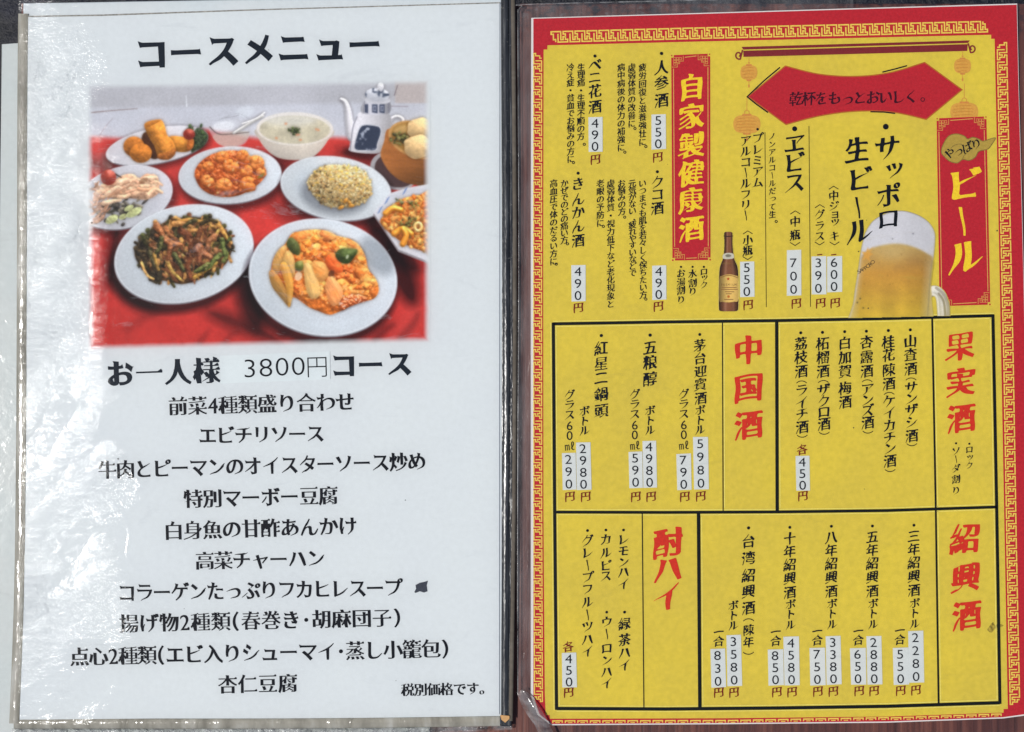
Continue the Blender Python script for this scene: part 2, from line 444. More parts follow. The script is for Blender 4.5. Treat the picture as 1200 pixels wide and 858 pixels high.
    w, a = p.poly([(169, 148), (173, 143), (182, 140.5), (189, 140.8), (184, 144), (174, 149)]); p.lump(w, a, (178, 112, 44), 2, 1, .6, 2, 13, .05, occ=0)
    w, a, q = p.ell(157, 172, 12.5, 12, 10); p.lump(w, a, (176, 108, 42), 6, 8, .9, 2, 14, .03, 12, .45)
    w, a, q = p.ell(165, 179.5, 13, 11.5, 0); p.lump(w, a, (190, 118, 44), 6, 9, .9, 2, 15, .04, 12, .45)
    # glass bowl
    w, a = p.poly([(245, 149), (256, 145), (270, 139), (292, 141), (295, 146), (289, 166), (276, 172), (258, 170), (250, 162)]); p.put(w, a * .55, (198, 200, 208))
    w, a = p.poly([(251, 158), (290, 154), (287, 166), (274, 172), (258, 170)]); p.put(w, a * .55, (196, 186, 170))
    w, a, q = p.ell(262, 148, 13, 6, -8, 4); p.put(w, a * .8, (226, 230, 236))
    w, a, q = p.ell(287, 131, 11, 6, -12, 3); p.put(w, a * .6, (214, 220, 228))
    p.strk([(246, 149), (256, 157), (272, 157), (292, 155)], .7, .4, (92, 82, 80), flat=True)
    p.strk([(260, 139), (274, 136.5), (280, 135)], .4, .4, (150, 150, 158), flat=True)
    p.strk([(274, 156), (290, 146), (308, 136)], 1.5, 1.8, (206, 206, 204), .1); p.strk([(284, 145), (300, 139), (310, 132)], .9, .9, (222, 222, 222), .1)
    p.strk([(254, 142), (278, 133), (292, 140)], .3, .3, (170, 174, 182), flat=True)
    # soup bowl
    w, a, q = p.ell(347, 183, 26, 6, 0, 6, 6); p.mul(w, a * .6, np.array([.25, .15, .18]))
    w, a = p.poly([(301, 151), (304, 164), (311, 174), (320, 182), (332, 186.5), (350, 187.5), (366, 184), (376, 176), (384, 165), (390, 152), (346, 140)])
    h = np.clip((X[w] - 300) / 90, 0, 1)
    base = (np.array([214, 206, 196]) / 255)[None, None] * (1.02 - .12 * np.abs(h - .62) * 2 - .12 * np.clip((Y[w] - 170) / 18, 0, 1))[..., None]
    p.put(w, a, base)
    w, a, q = p.ell(345.5, 151, 45, 19.6, 1, 1.2); p.put(w, a, (224, 219, 214))
    w, a, q = p.ell(345.5, 152, 41.5, 16.6, 1, 1.5)
    b = (np.array([199, 193, 172]) / 255)[None, None] * (1 + .16 * p.noise(w, 4, 8, 3) + .16 * p.noise(w, 12, 9, 2))[..., None]
    p.put(w, a, np.clip(b, 0, 1))
    w, a, q = p.ell(340, 141, 30, 7, 0, 8); p.put(w, a * .45, (214, 216, 220))
    for (x, y) in ((335, 145), (324, 162), (352, 164), (372, 152), (349, 158)):
        w, a, q = p.ell(x, y, ru(1.5, 3), 1.3, ru(-30, 30), 1.5); p.put(w, a * .8, (212, 142, 104))
    for i in range(34):
        w, a, q = p.ell(346 + R.gauss(0, 3.2), 153.5 + R.gauss(0, 1.7), ru(.9, 1.9), ru(.7, 1.4), ru(0, 180)); p.lump(w, a, R.choice([(60, 76, 40), (86, 102, 58), (42, 52, 32)]), 1, 1.4, occ=.3)
    # teapot
    w, a, q = p.ell(430, 178, 26, 6, 4, 8, 6); p.mul(w, a * .7, np.array([.2, .12, .15]))
    p.strk([(399.5, 116.5), (404, 119), (407.5, 128), (409, 140), (411, 152), (413, 160)], 1.9, 6.2, (206, 205, 211), .18, 20, .55)
    p.strk([(456, 146), (459, 139), (466, 136.5), (472, 140), (471, 146)], 2, 2, (206, 205, 212), .2)
    w, a = p.poly([(413, 148), (418, 137), (424, 131), (452, 131), (458, 138), (458, 146), (452, 162), (447, 178), (430, 180), (410, 177), (410, 170)])
    h = np.clip((X[w] - 408) / 50, 0, 1)
    b = (np.array([212, 211, 217]) / 255)[None, None] * (1.08 - .42 * np.clip(h - .25, 0, 1) ** 1.2 - .12 * np.clip((Y[w] - 165) / 15, 0, 1))[..., None]
    p.put(w, a, np.clip(b, 0, 1))
    p.strk([(418.5, 137), (413.5, 150), (410.4, 176)], .7, .7, (140, 140, 152), flat=True)
    w, a = p.poly([(428, 119), (455, 118), (455, 133), (425, 133)]); p.put(w, a, (np.array([204, 204, 213]) / 255)[None, None] * (1.04 - .35 * np.clip(np.abs((X[w] - 438) / 16), 0, 1) ** 2)[..., None])
    p.strk([(427, 119), (426, 132)], .5, .5, (130, 130, 142), flat=True); p.strk([(455, 119), (456, 132)], .6, .6, (120, 120, 134), flat=True)
    for x in (427.5, 436, 444.5):
        w, a = p.poly([(x, 122), (x + 6.5 if x > 430 else x + 4, 122), (x + 6.5 if x > 430 else x + 4, 133), (x, 132)], False); p.put(w, a * .9, (58, 66, 88))
        if x > 430:
            w, a = p.poly([(x + 1.4, 124), (x + 5, 124), (x + 5, 130.5), (x + 1.4, 130.5)], False); p.put(w, a * .7, (170, 174, 190))
            w, a = p.poly([(x + 2.6, 125.6), (x + 4, 125.6), (x + 4, 129), (x + 2.6, 129)], False); p.put(w, a * .8, (58, 66, 88))
    w, a, q = p.ell(442.5, 117.5, 15, 4.6, 3); p.put(w, a, (206, 207, 214))
    w, a, q = p.ell(442, 111, 14.2, 8, 3); p.lump(w, a, (198, 201, 210), 5, 3, 0, 3, 2, .14, 20, .0, .2, .6, .42)
    n = p.noise(w, 5, 21, 2); p.put(w, a * np.clip(n * 6 + .2, 0, 1) * np.clip((115 - Y[w]) / 2, 0, 1) * .85, (52, 62, 82))
    w, a, q = p.ell(446, 101.5, 3.7, 5, 0); p.lump(w, a, (206, 206, 212), 3, 2, spec=.15)
    w, a = p.poly([(415, 175), (418, 158), (422, 148), (428, 145.5), (440, 146.5), (446, 149), (447, 156), (443, 168), (441, 176), (428, 177)]); p.put(w, a, (214, 216, 224)); 
    w, a = p.poly([(416, 174), (419, 158), (423, 149), (429, 146.8), (440, 147.8), (445, 150), (446, 156), (442, 168), (440, 175.5), (428, 176)])
    n = p.noise(w, 6, 33, 3); p.put(w, a, (56, 64, 84)); p.put(w, a * np.clip((n - .07) * 9, 0, 1) * np.clip((163 - Y[w]) / 12, 0, 1), (190, 196, 210)); p.put(w, a * np.clip((n - .16) * 9, 0, 1), (170, 178, 196))
    # steamer
    w, a, q = p.ell(462, 200, 29, 22, 20, 1.2); p.put(w, a, (168, 166, 170)); w, a, q = p.ell(463.5, 200, 25, 19, 20, 1.2); p.put(w, a, (78, 58, 58))
    w, a = p.poly([(455.5, 151), (450, 166), (446, 180), (449, 190), (458, 203), (472, 213), (490, 217.5), (510, 219), (510, 175), (480, 160)])
    g = p.noise(w, 2.2, 61, 3, .12, 9)
    b = (np.array([160, 102, 54]) / 255)[None, None] * (1 + .18 * g + .12 * np.clip((470 - X[w]) / 25, -1, 1) - .3 * np.clip((Y[w] - 195) / 25, 0, 1))[..., None]
    p.put(w, a, np.clip(b, 0, 1))
    w, a, q = p.ell(489, 164, 35, 21, 18, 1.2); p.put(w, a, (196, 150, 92))
    w, a, q = p.ell(490, 164, 32.5, 18.6, 18, 1.4); p.put(w, a, (160, 122, 62))
    w, a, q = p.ell(470, 152, 9, 5, -20, 4); p.put(w, a * .8, (205, 170, 110))
    for i in range(40):
        w, a, q = p.ell(470 + R.gauss(0, 5), 163 + R.gauss(0, 3.5), ru(1.5, 3), ru(1, 2), ru(0, 180)); p.lump(w, a, R.choice([(76, 80, 40), (104, 104, 54), (52, 52, 30), (126, 118, 70)]), 1.5, 2, occ=.4)
    for (cx, cy, rx, ry, sd) in ((492, 151, 15, 13, 1), (490, 172, 17, 14, 2)):
        w, a = p.poly([(cx + rx * (1 + .07 * math.sin(5 * t + sd)) * math.cos(t), cy + ry * (1 + .08 * math.sin(4 * t)) * math.sin(t)) for t in np.linspace(0, 6.28, 14, endpoint=False)])
        ang = np.arctan2(Y[w] - cy + ry * .5, X[w] - cx + 2)
        h = 7 * p.blur(a, 6) + .45 * np.sin(ang * 11 + 2 * p.noise(w, 8, sd)) * np.clip(np.hypot(X[w] - cx, Y[w] - cy) / rx, 0, 1) + .8 * p.noise(w, 3, sd)
        o = p.blur(a, 2); p.mul(w, np.clip(o * (1 - a), 0, 1) * .7, np.array([.3, .2, .1])); p.put(w, a, p.light(p.blur(h, .6), (212, 182, 134), w, .06, 10, .5, .55))
    # salad plate
    p.plate(146, 231, 57.5, 36, -15, (196, 198, 206), .8, (184, 187, 196), (3, 6), .6)
    for i in range(70):
        x, y = R.gauss(136, 15), R.gauss(243, 7)
        w, a, q = p.ell(x, y, ru(2, 5), ru(1, 2.4), ru(-60, 60)); p.lump(w, a, R.choice([(58, 54, 52), (86, 82, 74), (104, 100, 86), (44, 44, 40), (126, 120, 106)]), 1.5, 2, 1, 2, i, .14, 12, occ=.25) if w is not None else 0
    for i in range(34):
        x, y = ru(106, 124), ru(220, 262); p.strk([(x - 4, y + ru(-5, 5)), (x + ru(-2, 4), y), (x + 6, y - ru(3, 9))], ru(1, 1.8), ru(.6, 1.4), R.choice([(168, 128, 104), (188, 146, 122), (146, 110, 88), (190, 152, 128)]), .06, 10, .5, .14, .8, i, cvar=.4)
    for (x, y, rx, ry) in ((131, 257, 8, 4.5), (144, 254, 5, 3), (157, 249, 10, 4.5), (151, 244, 6, 3)):
        w, a, q = p.ell(x, y, rx, ry, -28); p.lump(w, a, (178, 184, 132), 3, 2, 1.0, 2.5, int(x), .08, 12, .4)
    w, a = p.poly([(124, 226), (130, 216), (142, 206), (156, 204), (166, 212), (176, 207), (184, 206), (187, 218), (184, 228), (172, 234), (158, 233), (142, 232), (130, 232)]); p.lump(w, a, (214, 172, 142), 4, 5, 2.4, 4, 66, .08, 10, .35, .3)
    for i in range(60):
        x = ru(126, 184); y = 218 + (x - 155) * -.02 + R.gauss(0, 5.5)
        if x > 172: y = ru(205, 226)
        p.strk([(x - ru(6, 12), y + ru(-1, 6)), (x, y + ru(-3, 2)), (x + ru(4, 9), y + ru(-4, 3))], ru(1.5, 3), ru(1, 2.2), R.choice([(222, 182, 150), (214, 168, 138), (230, 196, 166), (204, 156, 124)]), .06, 10, .55, .1, 1.0, i, cvar=.4)
    w, a, q = p.ell(168, 212, 6, 3, -30); p.put(w, a * .6, (120, 80, 54))
    p.strk([(135, 204), (142, 208)], .9, .6, (40, 32, 28), flat=True)
    w, a, q = p.ell(127, 208, 9.2, 9.2, 0); p.lump(w, a, (150, 60, 48), 5, 5, .3, 3, 4, .25, 34)
    # shrimp plate
    p.plate(269.5, 205, 60.5, 33.5, -3, (205, 212, 219), .76, (192, 200, 210), (3, 6), .7)
    w, a = p.poly([(228, 204), (233, 192), (246, 182), (262, 177), (280, 177), (296, 184), (309, 194), (312, 204), (305, 214), (294, 222), (280, 229), (264, 231), (247, 228), (234, 219)])
    p.lump(w, a, (168, 78, 30), 5, 5, 2.4, 4, 17, .4, 22, .5, .3)
    for i in range(130):
        t, r_ = ru(0, 6.28), math.sqrt(ru(0, 1)); x, y = 270 + 40 * r_ * math.cos(t), 204 + 24 * r_ * math.sin(t)
        w, a, q = p.ell(x, y, ru(1.2, 3.4), ru(1, 2), ru(0, 180)); p.lump(w, a, R.choice([(190, 92, 34), (150, 62, 24), (200, 106, 44), (128, 50, 22), (176, 76, 28)]), 1.3, 1.8, .8, 2, i, .2, 14, occ=.2)
    for (x, y, r_, st) in ((244, 196, 6.5, 200), (261, 185, 8, 160), (270, 194, 9, 20), (285, 182, 7, 100), (300, 192, 9.5, 250), (288, 201, 7.5, 300), (243, 211, 7.5, 30), (263, 218, 9.5, 180), (291, 215, 9.5, 60), (305, 201, 5, 20)):
        c0 = R.choice([(216, 128, 58), (222, 138, 68), (208, 118, 50)])
        pts = [(x + r_ * .55 * math.cos(math.radians(st + k)), y + r_ * .48 * math.sin(math.radians(st + k))) for k in range(0, 255, 25)]
        p.strk(pts, r_ * .60, r_ * .36, c0, .16, 12, .75, .3, 1.2, int(x), cvar=.4)
        for k in (40, 90, 140, 190):
            t = math.radians(st + k); p.strk([(x + r_ * .35 * math.cos(t), y + r_ * .3 * math.sin(t)), (x + r_ * 1.0 * math.cos(t), y + r_ * .88 * math.sin(t))], .35, .35, (184, 92, 40), flat=True)
        w, a, q = p.ell(x + r_ * .5 * math.cos(math.radians(st + 100)), y + r_ * .42 * math.sin(math.radians(st + 100)) - r_ * .15, 1.6, .8, st, 1.2); p.put(w, a * .6, (250, 214, 170))
        w, a, q = p.ell(x, y + r_ * .5, r_ * 1.0, r_ * .4, 0, 3); p.put(w, a * .4, (178, 84, 34))
    for i in range(9):
        w, a, q = p.ell(ru(240, 304), ru(186, 226), ru(1, 2.4), ru(.8, 1.3), ru(0, 180)); p.put(w, a * .8, (226, 196, 140))
    w, a, q = p.ell(306, 206, 5, 1.8, -35); p.put(w, a * .7, (110, 120, 50))
    # fried rice plate
    p.plate(393.5, 220.5, 65.5, 37, 9, (205, 212, 218), .74, (190, 199, 208), (2, 6), .7)
    w, a, q = p.ell(392, 228, 40, 24, 8, 10, 6); p.mul(w, a * .45, np.array([.35, .35, .38]))
    w, a = p.poly([(360, 214), (366, 204), (375, 196), (388, 193), (403, 194), (418, 196), (429, 203), (434, 214), (435, 225), (428, 236), (415, 241), (397, 243.5), (380, 240), (368, 230)])
    p.lump(w, a, (206, 186, 134), 9, 12, 2, 3, 31, .1, 12, .4, .3)
    M = p.a * 0; M[w] = a
    for i in range(1100):
        x, y = ru(356, 438), ru(190, 246)
        jj, ii = int((x - p.x0) * p.k), int((y - p.y0) * p.k)
        if p.blur(M[ii-4:ii+5, jj-4:jj+5], 1)[4, 4] < ru(.1, .6): continue
        lit = 1.16 - .4 * np.clip((y - 205) / 40, 0, 1) + .12 * (x - 397) / 37
        c0 = R.choice([(204, 172, 116)] * 6 + [(196, 160, 104)] * 5 + [(228, 210, 164)] * 6 + [(222, 178, 84)] * 3 + [(110, 94, 56), (116, 82, 44), (160, 134, 84)] + ([(70, 62, 44)] * 2 if x < 392 else []))
        w, a, q = p.ell(x, y, ru(1, 1.9), ru(.7, 1.1), ru(0, 180)); p.lump(w, a * .95, tuple(min(255, v * lit) for v in c0), 1, 1.6, 0, 2, i, .08, occ=.2)
    for (x, y) in ((410, 238), (405, 235), (412, 241), (400, 243)):
        w, a, q = p.ell(x, y, 3.6, 2, ru(0, 180)); p.lump(w, a, (190, 130, 50), 1.5, 2, .5, 2, int(x), .2, occ=.5)
    # eight-sided dish
    w, a, q = p.ell(462, 292, 40, 14, 42, 14, 8); p.mul(w, a * .7, np.array([.2, .12, .16]))
    O = [(437.5, 249), (456.5, 226.5), (478, 220), (512, 214), (512, 312), (496, 304), (467, 292.5)]
    w, a = p.poly([(x - .5, y + 2.5) for x, y in O], False); p.put(w, a, (150, 146, 152))
    w, a = p.poly(O, False); p.put(w, a, (214, 216, 224))
    w, a = p.poly([(440, 249.5), (457.5, 229), (479, 222.5), (512, 217), (512, 306), (497, 300), (469, 288.5)], False); p.put(w, a * .7, (198, 202, 212))
    for (x, y) in ((445, 247), (453, 236), (474, 225), (452, 264)):
        for k in range(3): p.strk([(x - 2 + k, y + 3 - k), (x + 1 + k, y - 3 - k)], .5, .5, (124, 146, 192), flat=True)
    w, a = p.poly([(446, 262), (450, 252), (460, 240), (474, 232), (490, 229), (512, 226), (512, 300), (497, 295), (480, 289), (464, 279)])
    p.lump(w, a, (206, 118, 48), 5, 5, 2.6, 4, 41, .35, 20, .4); M = p.a * 0; M[w] = a
    for i in range(260):
        x, y = ru(446, 506), ru(227, 300); jj, ii = int((x - p.x0) * p.k), int((y - p.y0) * p.k)
        if ii >= p.h or jj >= p.w or M[ii, jj] < .5: continue
        w, a, q = p.ell(x, y, ru(1.4, 4.5), ru(1, 2.6), ru(0, 180)); p.lump(w, a, R.choice([(222, 138, 60), (206, 104, 36), (232, 160, 84), (190, 92, 36), (216, 150, 70), (150, 112, 56), (230, 166, 96)]), 2.0, 2.4, 1.4, 2.5, i, .18, 14, occ=.18, cvar=.4)
    for (x, y) in ((478, 258), (482, 262), (474, 264), (485, 240), (470, 238)):
        for k in range(9):
            w, a, q = p.ell(x + R.gauss(0, 3), y + R.gauss(0, 2.2), ru(.9, 2), ru(.7, 1.3), ru(0, 180)); p.lump(w, a, R.choice([(88, 96, 44), (58, 64, 32), (126, 130, 62)]), 1, 1.6, occ=.35)
    p.strk([(490 + 4 * math.cos(t), 266 + 4.6 * math.sin(t)) for t in np.linspace(0, 6, 12)], 1.9, 1.9, (230, 190, 120), .3)
    for (pts) in ([(452, 250), (460, 244), (470, 246)], [(462, 274), (472, 268), (482, 274)], [(472, 286), (476, 276), (472, 268)]):
        p.strk(pts, 3.6, 3, (228, 150, 52), .35, 20, .7, .5, .3, 3)
    # beef and pepper plate
    p.plate(215.5, 297.5, 83, 56.5, -13.5, (202, 209, 216), .74, (190, 198, 207), (-3, 9), .85)
    w, a = p.poly([(158, 300), (162, 288), (172, 276), (190, 262), (208, 256), (224, 255), (246, 256), (262, 266), (272, 282), (271, 296), (264, 310), (250, 320), (232, 328), (214, 333), (198, 330), (180, 326), (168, 314)])
    p.lump(w, a, (84, 56, 28), 6, 6, 2.4, 4, 51, .2, 16, .5); M = p.a * 0; M[w] = a
    pal = [(146, 92, 54)] * 4 + [(176, 124, 66)] * 4 + [(194, 146, 78)] * 3 + [(64, 60, 30)] * 4 + [(84, 84, 40)] * 1 + [(44, 38, 24)] * 4 + [(112, 66, 40)] * 4
    for i in range(330):
        t, r_ = ru(0, 6.28), math.sqrt(ru(0, .95)); x, y = 215 + 57 * r_ * math.cos(t), 294 + 37 * r_ * math.sin(t) - .12 * 57 * r_ * math.cos(t)
        jj, ii = int((x - p.x0) * p.k), int((y - p.y0) * p.k)
        if M[ii, jj] < .6: continue
        an = math.radians(ru(20, 110) if x < 230 else ru(-10, 150)); L = ru(3.5, 10); cv = ru(-3, 3)
        pts = [(x - L * math.cos(an), y - L * math.sin(an)), (x + cv, y - cv), (x + L * math.cos(an), y + L * math.sin(an))]
        c0 = R.choice(pal)
        if x < 185: c0 = R.choice([(60, 48, 30), (92, 74, 46), (64, 66, 34), (150, 104, 60), (46, 38, 26)])
        p.strk(pts, ru(1.1, 3.2), ru(.6, 2.2), c0, .10, 10, .5, .28, 1.6, i, cvar=.9)
    for (x, y) in ((186, 276), (188, 268), (180, 287), (203, 287), (206, 298), (242, 300), (236, 294), (230, 302), (246, 292), (252, 298), (240, 282)):
        for k in range(4):
            w, a, q = p.ell(x + R.gauss(0, 4), y + R.gauss(0, 3), ru(2, 4.6), ru(1.6, 3), ru(0, 180)); p.lump(w, a, R.choice([(160, 104, 66), (146, 90, 54), (174, 120, 78)]), 2.4, 2.6, 2.2, 2, k + int(x), .12, 12, occ=.15, cvar=.4)
    for pts, wd, c0 in (([(212, 270), (222, 278), (224, 294), (220, 312), (224, 328)], 4.4, (104, 58, 34)), ([(236, 268), (230, 284), (226, 298)], 3.4, (118, 70, 42)), ([(208, 262), (224, 258), (240, 262)], 3.4, (198, 140, 66)),
                        ([(254, 260), (262, 272), (268, 284)], 2.8, (206, 152, 76)), ([(246, 288), (252, 278), (256, 270)], 2.4, (212, 170, 90)), ([(196, 306), (202, 318), (211, 327)], 2.2, (198, 160, 80)), ([(181, 298), (183, 310), (186, 316)], 2.2, (176, 136, 66)),
                        ([(228, 325), (240, 318), (254, 308)], 2.2, (206, 158, 70)), ([(258, 290), (266, 284), (270, 278)], 2.2, (84, 92, 44)), ([(262, 306), (266, 298), (262, 290)], 2.4, (98, 108, 54)), ([(232, 318), (244, 314), (250, 302)], 1.8, (70, 84, 32)),
                        ([(166, 308), (172, 322), (180, 327)], 1.6, (204, 156, 90)), ([(236, 262), (246, 258), (254, 260)], 2.6, (58, 48, 26))):
        p.strk(pts, wd, wd * .7, c0, .1, 12, .6, .3, 1.5, int(pts[0][0]), cvar=.8)
    w = p.win(156, 252, 274, 336); n_ = p.noise(w, 5, 131, 3, .8, 1.8); p.mul(w, M[w] * np.clip(n_ * 4 - .1, 0, .6), np.array([.35, .28, .2]))
    for (x, y, L, an, wd, c0) in ((188, 272, 9, 60, 4.2, (140, 84, 48)), (203, 284, 10, 20, 4.4, (150, 92, 54)), (198, 296, 9, 100, 3.4, (128, 74, 42)), (240, 296, 9, 40, 5, (140, 84, 52)), (232, 300, 8, 80, 4.6, (126, 72, 44)), (247, 284, 8, 120, 4, (150, 94, 58)),
                                  (214, 264, 10, 10, 3.6, (172, 118, 62)), (186, 288, 9, 110, 3, (64, 66, 32)), (210, 308, 11, 60, 3, (66, 70, 34)), (252, 306, 9, 130, 3.2, (92, 104, 50)), (262, 290, 9, 80, 3, (88, 100, 48)), (178, 304, 9, 70, 2.8, (54, 50, 28)), (222, 262, 8, 150, 2.8, (60, 56, 30)), (236, 314, 9, 150, 2.6, (84, 92, 42))):
        a_ = math.radians(an); p.strk([(x - L * math.cos(a_), y - L * math.sin(a_)), (x + ru(-2, 2), y + ru(-2, 2)), (x + L * math.cos(a_), y + L * math.sin(a_))], wd, wd * .6, c0, .22, 12, .7, .45, 1.8, int(x), cvar=.7)
    for i in range(90):
        t, r_ = ru(0, 6.28), math.sqrt(ru(0, .9)); x, y = 216 + 54 * r_ * math.cos(t), 293 + 34 * r_ * math.sin(t)
        w, a, q = p.ell(x, y, ru(.7, 2), ru(.4, .8), ru(20, 110), 1.3); p.put(w, a * ru(.2, .6), (236, 200, 150))
    # sweet and sour plate
    p.plate(378.5, 325, 87.5, 68.5, 9, (205, 213, 221), .72, (196, 205, 214), (-3, 9), .85)
    w, a, q = p.ell(442, 300, 26, 16, 50, 12, 6); p.mul(w, a * .4, np.array([.4, .42, .45]))
    w, a = p.poly([(318, 318), (322, 300), (334, 286), (342, 274), (352, 271), (366, 269), (380, 270), (394, 276), (410, 280), (421, 288), (428, 300), (432, 316), (440, 326), (444, 340), (438, 350), (424, 354), (408, 360), (396, 366), (386, 369), (374, 365), (362, 360), (348, 350), (338, 346), (326, 332)])
    p.lump(w, a, (216, 118, 44), 6, 7, 2.8, 5, 71, .35, 20, .45); M = p.a * 0; M[w] = a
    big = []
    for i in range(95):
        t, r_ = ru(0, 6.28), math.sqrt(ru(0, 1)); big.append((388 + 52 * r_ * math.cos(t), 316 + 44 * r_ * math.sin(t) + .12 * 52 * r_ * math.cos(t)))
    for i, (x, y) in enumerate(sorted(big, key=lambda q: q[1] + ru(-14, 14))):
        jj, ii = int((x - p.x0) * p.k), int((y - p.y0) * p.k)
        if M[ii, jj] < .8: continue
        sc_ = ru(.7, 1.5)
        w, a = p.poly([(x + sc_ * ru(3, 10) * math.cos(t2), y + sc_ * ru(2.5, 8) * math.sin(t2)) for t2 in np.linspace(0, 6.28, 9, endpoint=False)])
        p.lump(w, a * M[w], R.choice([(228, 136, 56), (222, 122, 44), (234, 154, 78), (214, 112, 42), (232, 150, 70), (206, 100, 38)]), 3.4, 5.0, 2.4, 3.5, i, .22, 14, occ=.16, cvar=.35)
    for i in range(60):
        t, r_ = ru(0, 6.28), math.sqrt(ru(0, 1)); x, y = 388 + 48 * r_ * math.cos(t), 318 + 42 * r_ * math.sin(t)
        w, a, q = p.ell(x, y, ru(.8, 2.2), ru(.5, 1.1), ru(-60, 60), 1.6); p.put(w, a * ru(.25, .7) * M[w], (248, 214, 170))
    w, a = p.poly([(398, 352), (408, 346), (424, 346), (430, 352), (412, 358), (400, 364)]); p.lump(w, a, (168, 78, 34), 2, 2, 1.6, 2, 7, .6, 20)
    for i in range(12):
        w, a, q = p.ell(ru(398, 428), ru(344, 360), ru(1, 2.6), ru(.6, 1.2), ru(-50, 10)); p.put(w, a * .8, (240, 214, 196))
    def petal(pts, c0, sd, ang, al=.93):
        w, a = p.poly(pts)
        st_ = p.noise(w, 1.6, sd, 2, ang, 7); bl = p.noise(w, 9, sd + 3, 2)
        b = np.array(c0)[None, None] / 255 * (1 + .16 * st_ + .22 * bl)[..., None] * np.array([1, 1, 1])
        b = b * (1 - np.clip(bl + .05, 0, 1)[..., None] * np.array([0, .25, .5]))
        h = 3.2 * p.blur(a, 3.4) + .5 * st_
        o = p.blur(a, 1.8); p.mul(w, np.clip(o * (1 - a), 0, 1) * .55, np.array([.3, .2, .15]))
        p.put(w, a * al, p.light(h, np.clip(b, 0, 1), w, .14, 14, .5, .52))
    petal([(319, 314), (322, 300), (329, 290), (336, 288), (335, 300), (330, 314), (324, 321)], (190, 152, 88), 2, 1.2)
    petal([(331, 309), (336, 294), (343, 298), (346, 312), (344, 325), (337, 318)], (206, 168, 100), 3, 1.3)
    petal([(315, 320), (321, 317), (331, 331), (340, 350), (339, 360), (328, 348), (319, 336)], (164, 118, 52), 4, .9)
    petal([(328, 311), (334, 307), (341, 319), (344, 336), (342, 352), (338, 360), (336, 342), (332, 325)], (206, 154, 66), 5, 1.3)
    petal([(356, 311), (362, 309), (371, 321), (375, 340), (373, 348), (364, 349), (358, 336)], (216, 182, 116), 6, 1.3)
    petal([(366, 307), (380, 308), (385, 318), (382, 327), (376, 331), (369, 322)], (218, 160, 88), 7, .5)
    petal([(381, 336), (386, 323), (395, 330), (402, 342), (398, 354), (390, 359), (384, 350)], (228, 160, 100), 8, 1.1)
    petal([(343, 276), (356, 270), (366, 272), (360, 280), (348, 284)], (224, 140, 70), 9, .3, .5)
    petal([(372, 272), (384, 270), (394, 276), (386, 282), (376, 280)], (230, 166, 104), 10, .3, .45)
    petal([(406, 282), (418, 284), (426, 296), (420, 300), (410, 292)], (222, 150, 84), 11, .6, .45)
    petal([(418, 308), (430, 314), (436, 326), (428, 330), (418, 322)], (232, 146, 70), 12, .7, .4)
    w, a = p.poly([(381, 304), (390, 296), (398, 306), (402, 318), (392, 320), (384, 314)]); p.lump(w, a, (218, 100, 42), 3, 4, .8, 4, 9, .14, 14, .3)
    w, a = p.poly([(346, 322), (350, 318), (354, 322), (352, 328), (346, 328)]); p.put(w, a * .85, (230, 206, 178))
    w, a = p.poly([(386, 318), (391, 317), (391, 323), (385, 324)]); p.put(w, a * .8, (92, 52, 30))
    w, a = p.poly([(336, 284), (341, 278), (349, 284), (352, 292), (350, 299), (343, 297), (337, 290)]); p.lump(w, a, (74, 84, 42), 4, 4, .6, 3, 10, .12, 20, .4)
    w, a = p.poly([(346, 308), (354, 306), (355, 316), (347, 317)]); p.lump(w, a, (92, 100, 44), 3, 4, .4, 3, 11, .25)
    w, a = p.poly([(393, 298), (398, 292), (408, 291), (419, 293), (415, 302), (408, 309), (400, 308), (395, 304)]); p.lump(w, a, (62, 78, 36), 4, 6, .8, 3, 12, .16, 18, .5)
    w, a, q = p.ell(407, 301, 1.6, 2.6, 20); p.put(w, a * .8, (206, 220, 190))
    # print softness, then the soft fading edge
    p.c = p.c * .4 + np.stack([p.blur(p.c[..., k], .8) for k in range(3)], -1) * .6
    p.c = np.clip(p.c * (1 + .05 * p.noise(F, 2.2, 77, 2))[..., None], 0, 1)
    dx = np.minimum(X - (105.5 + .006 * (Y - 100)), 499.6 - X)
    top = 101.5 - (X - 106) * .012; bot = 407 - (X - 106) * .024
    d = np.minimum(dx, np.minimum(Y - top, bot - Y)) + .8 * p.noise(F, 8, 90, 2)
    al = np.clip((d + 4.5) / 9, 0, 1); p.a = al * al * (3 - 2 * al)
    return p
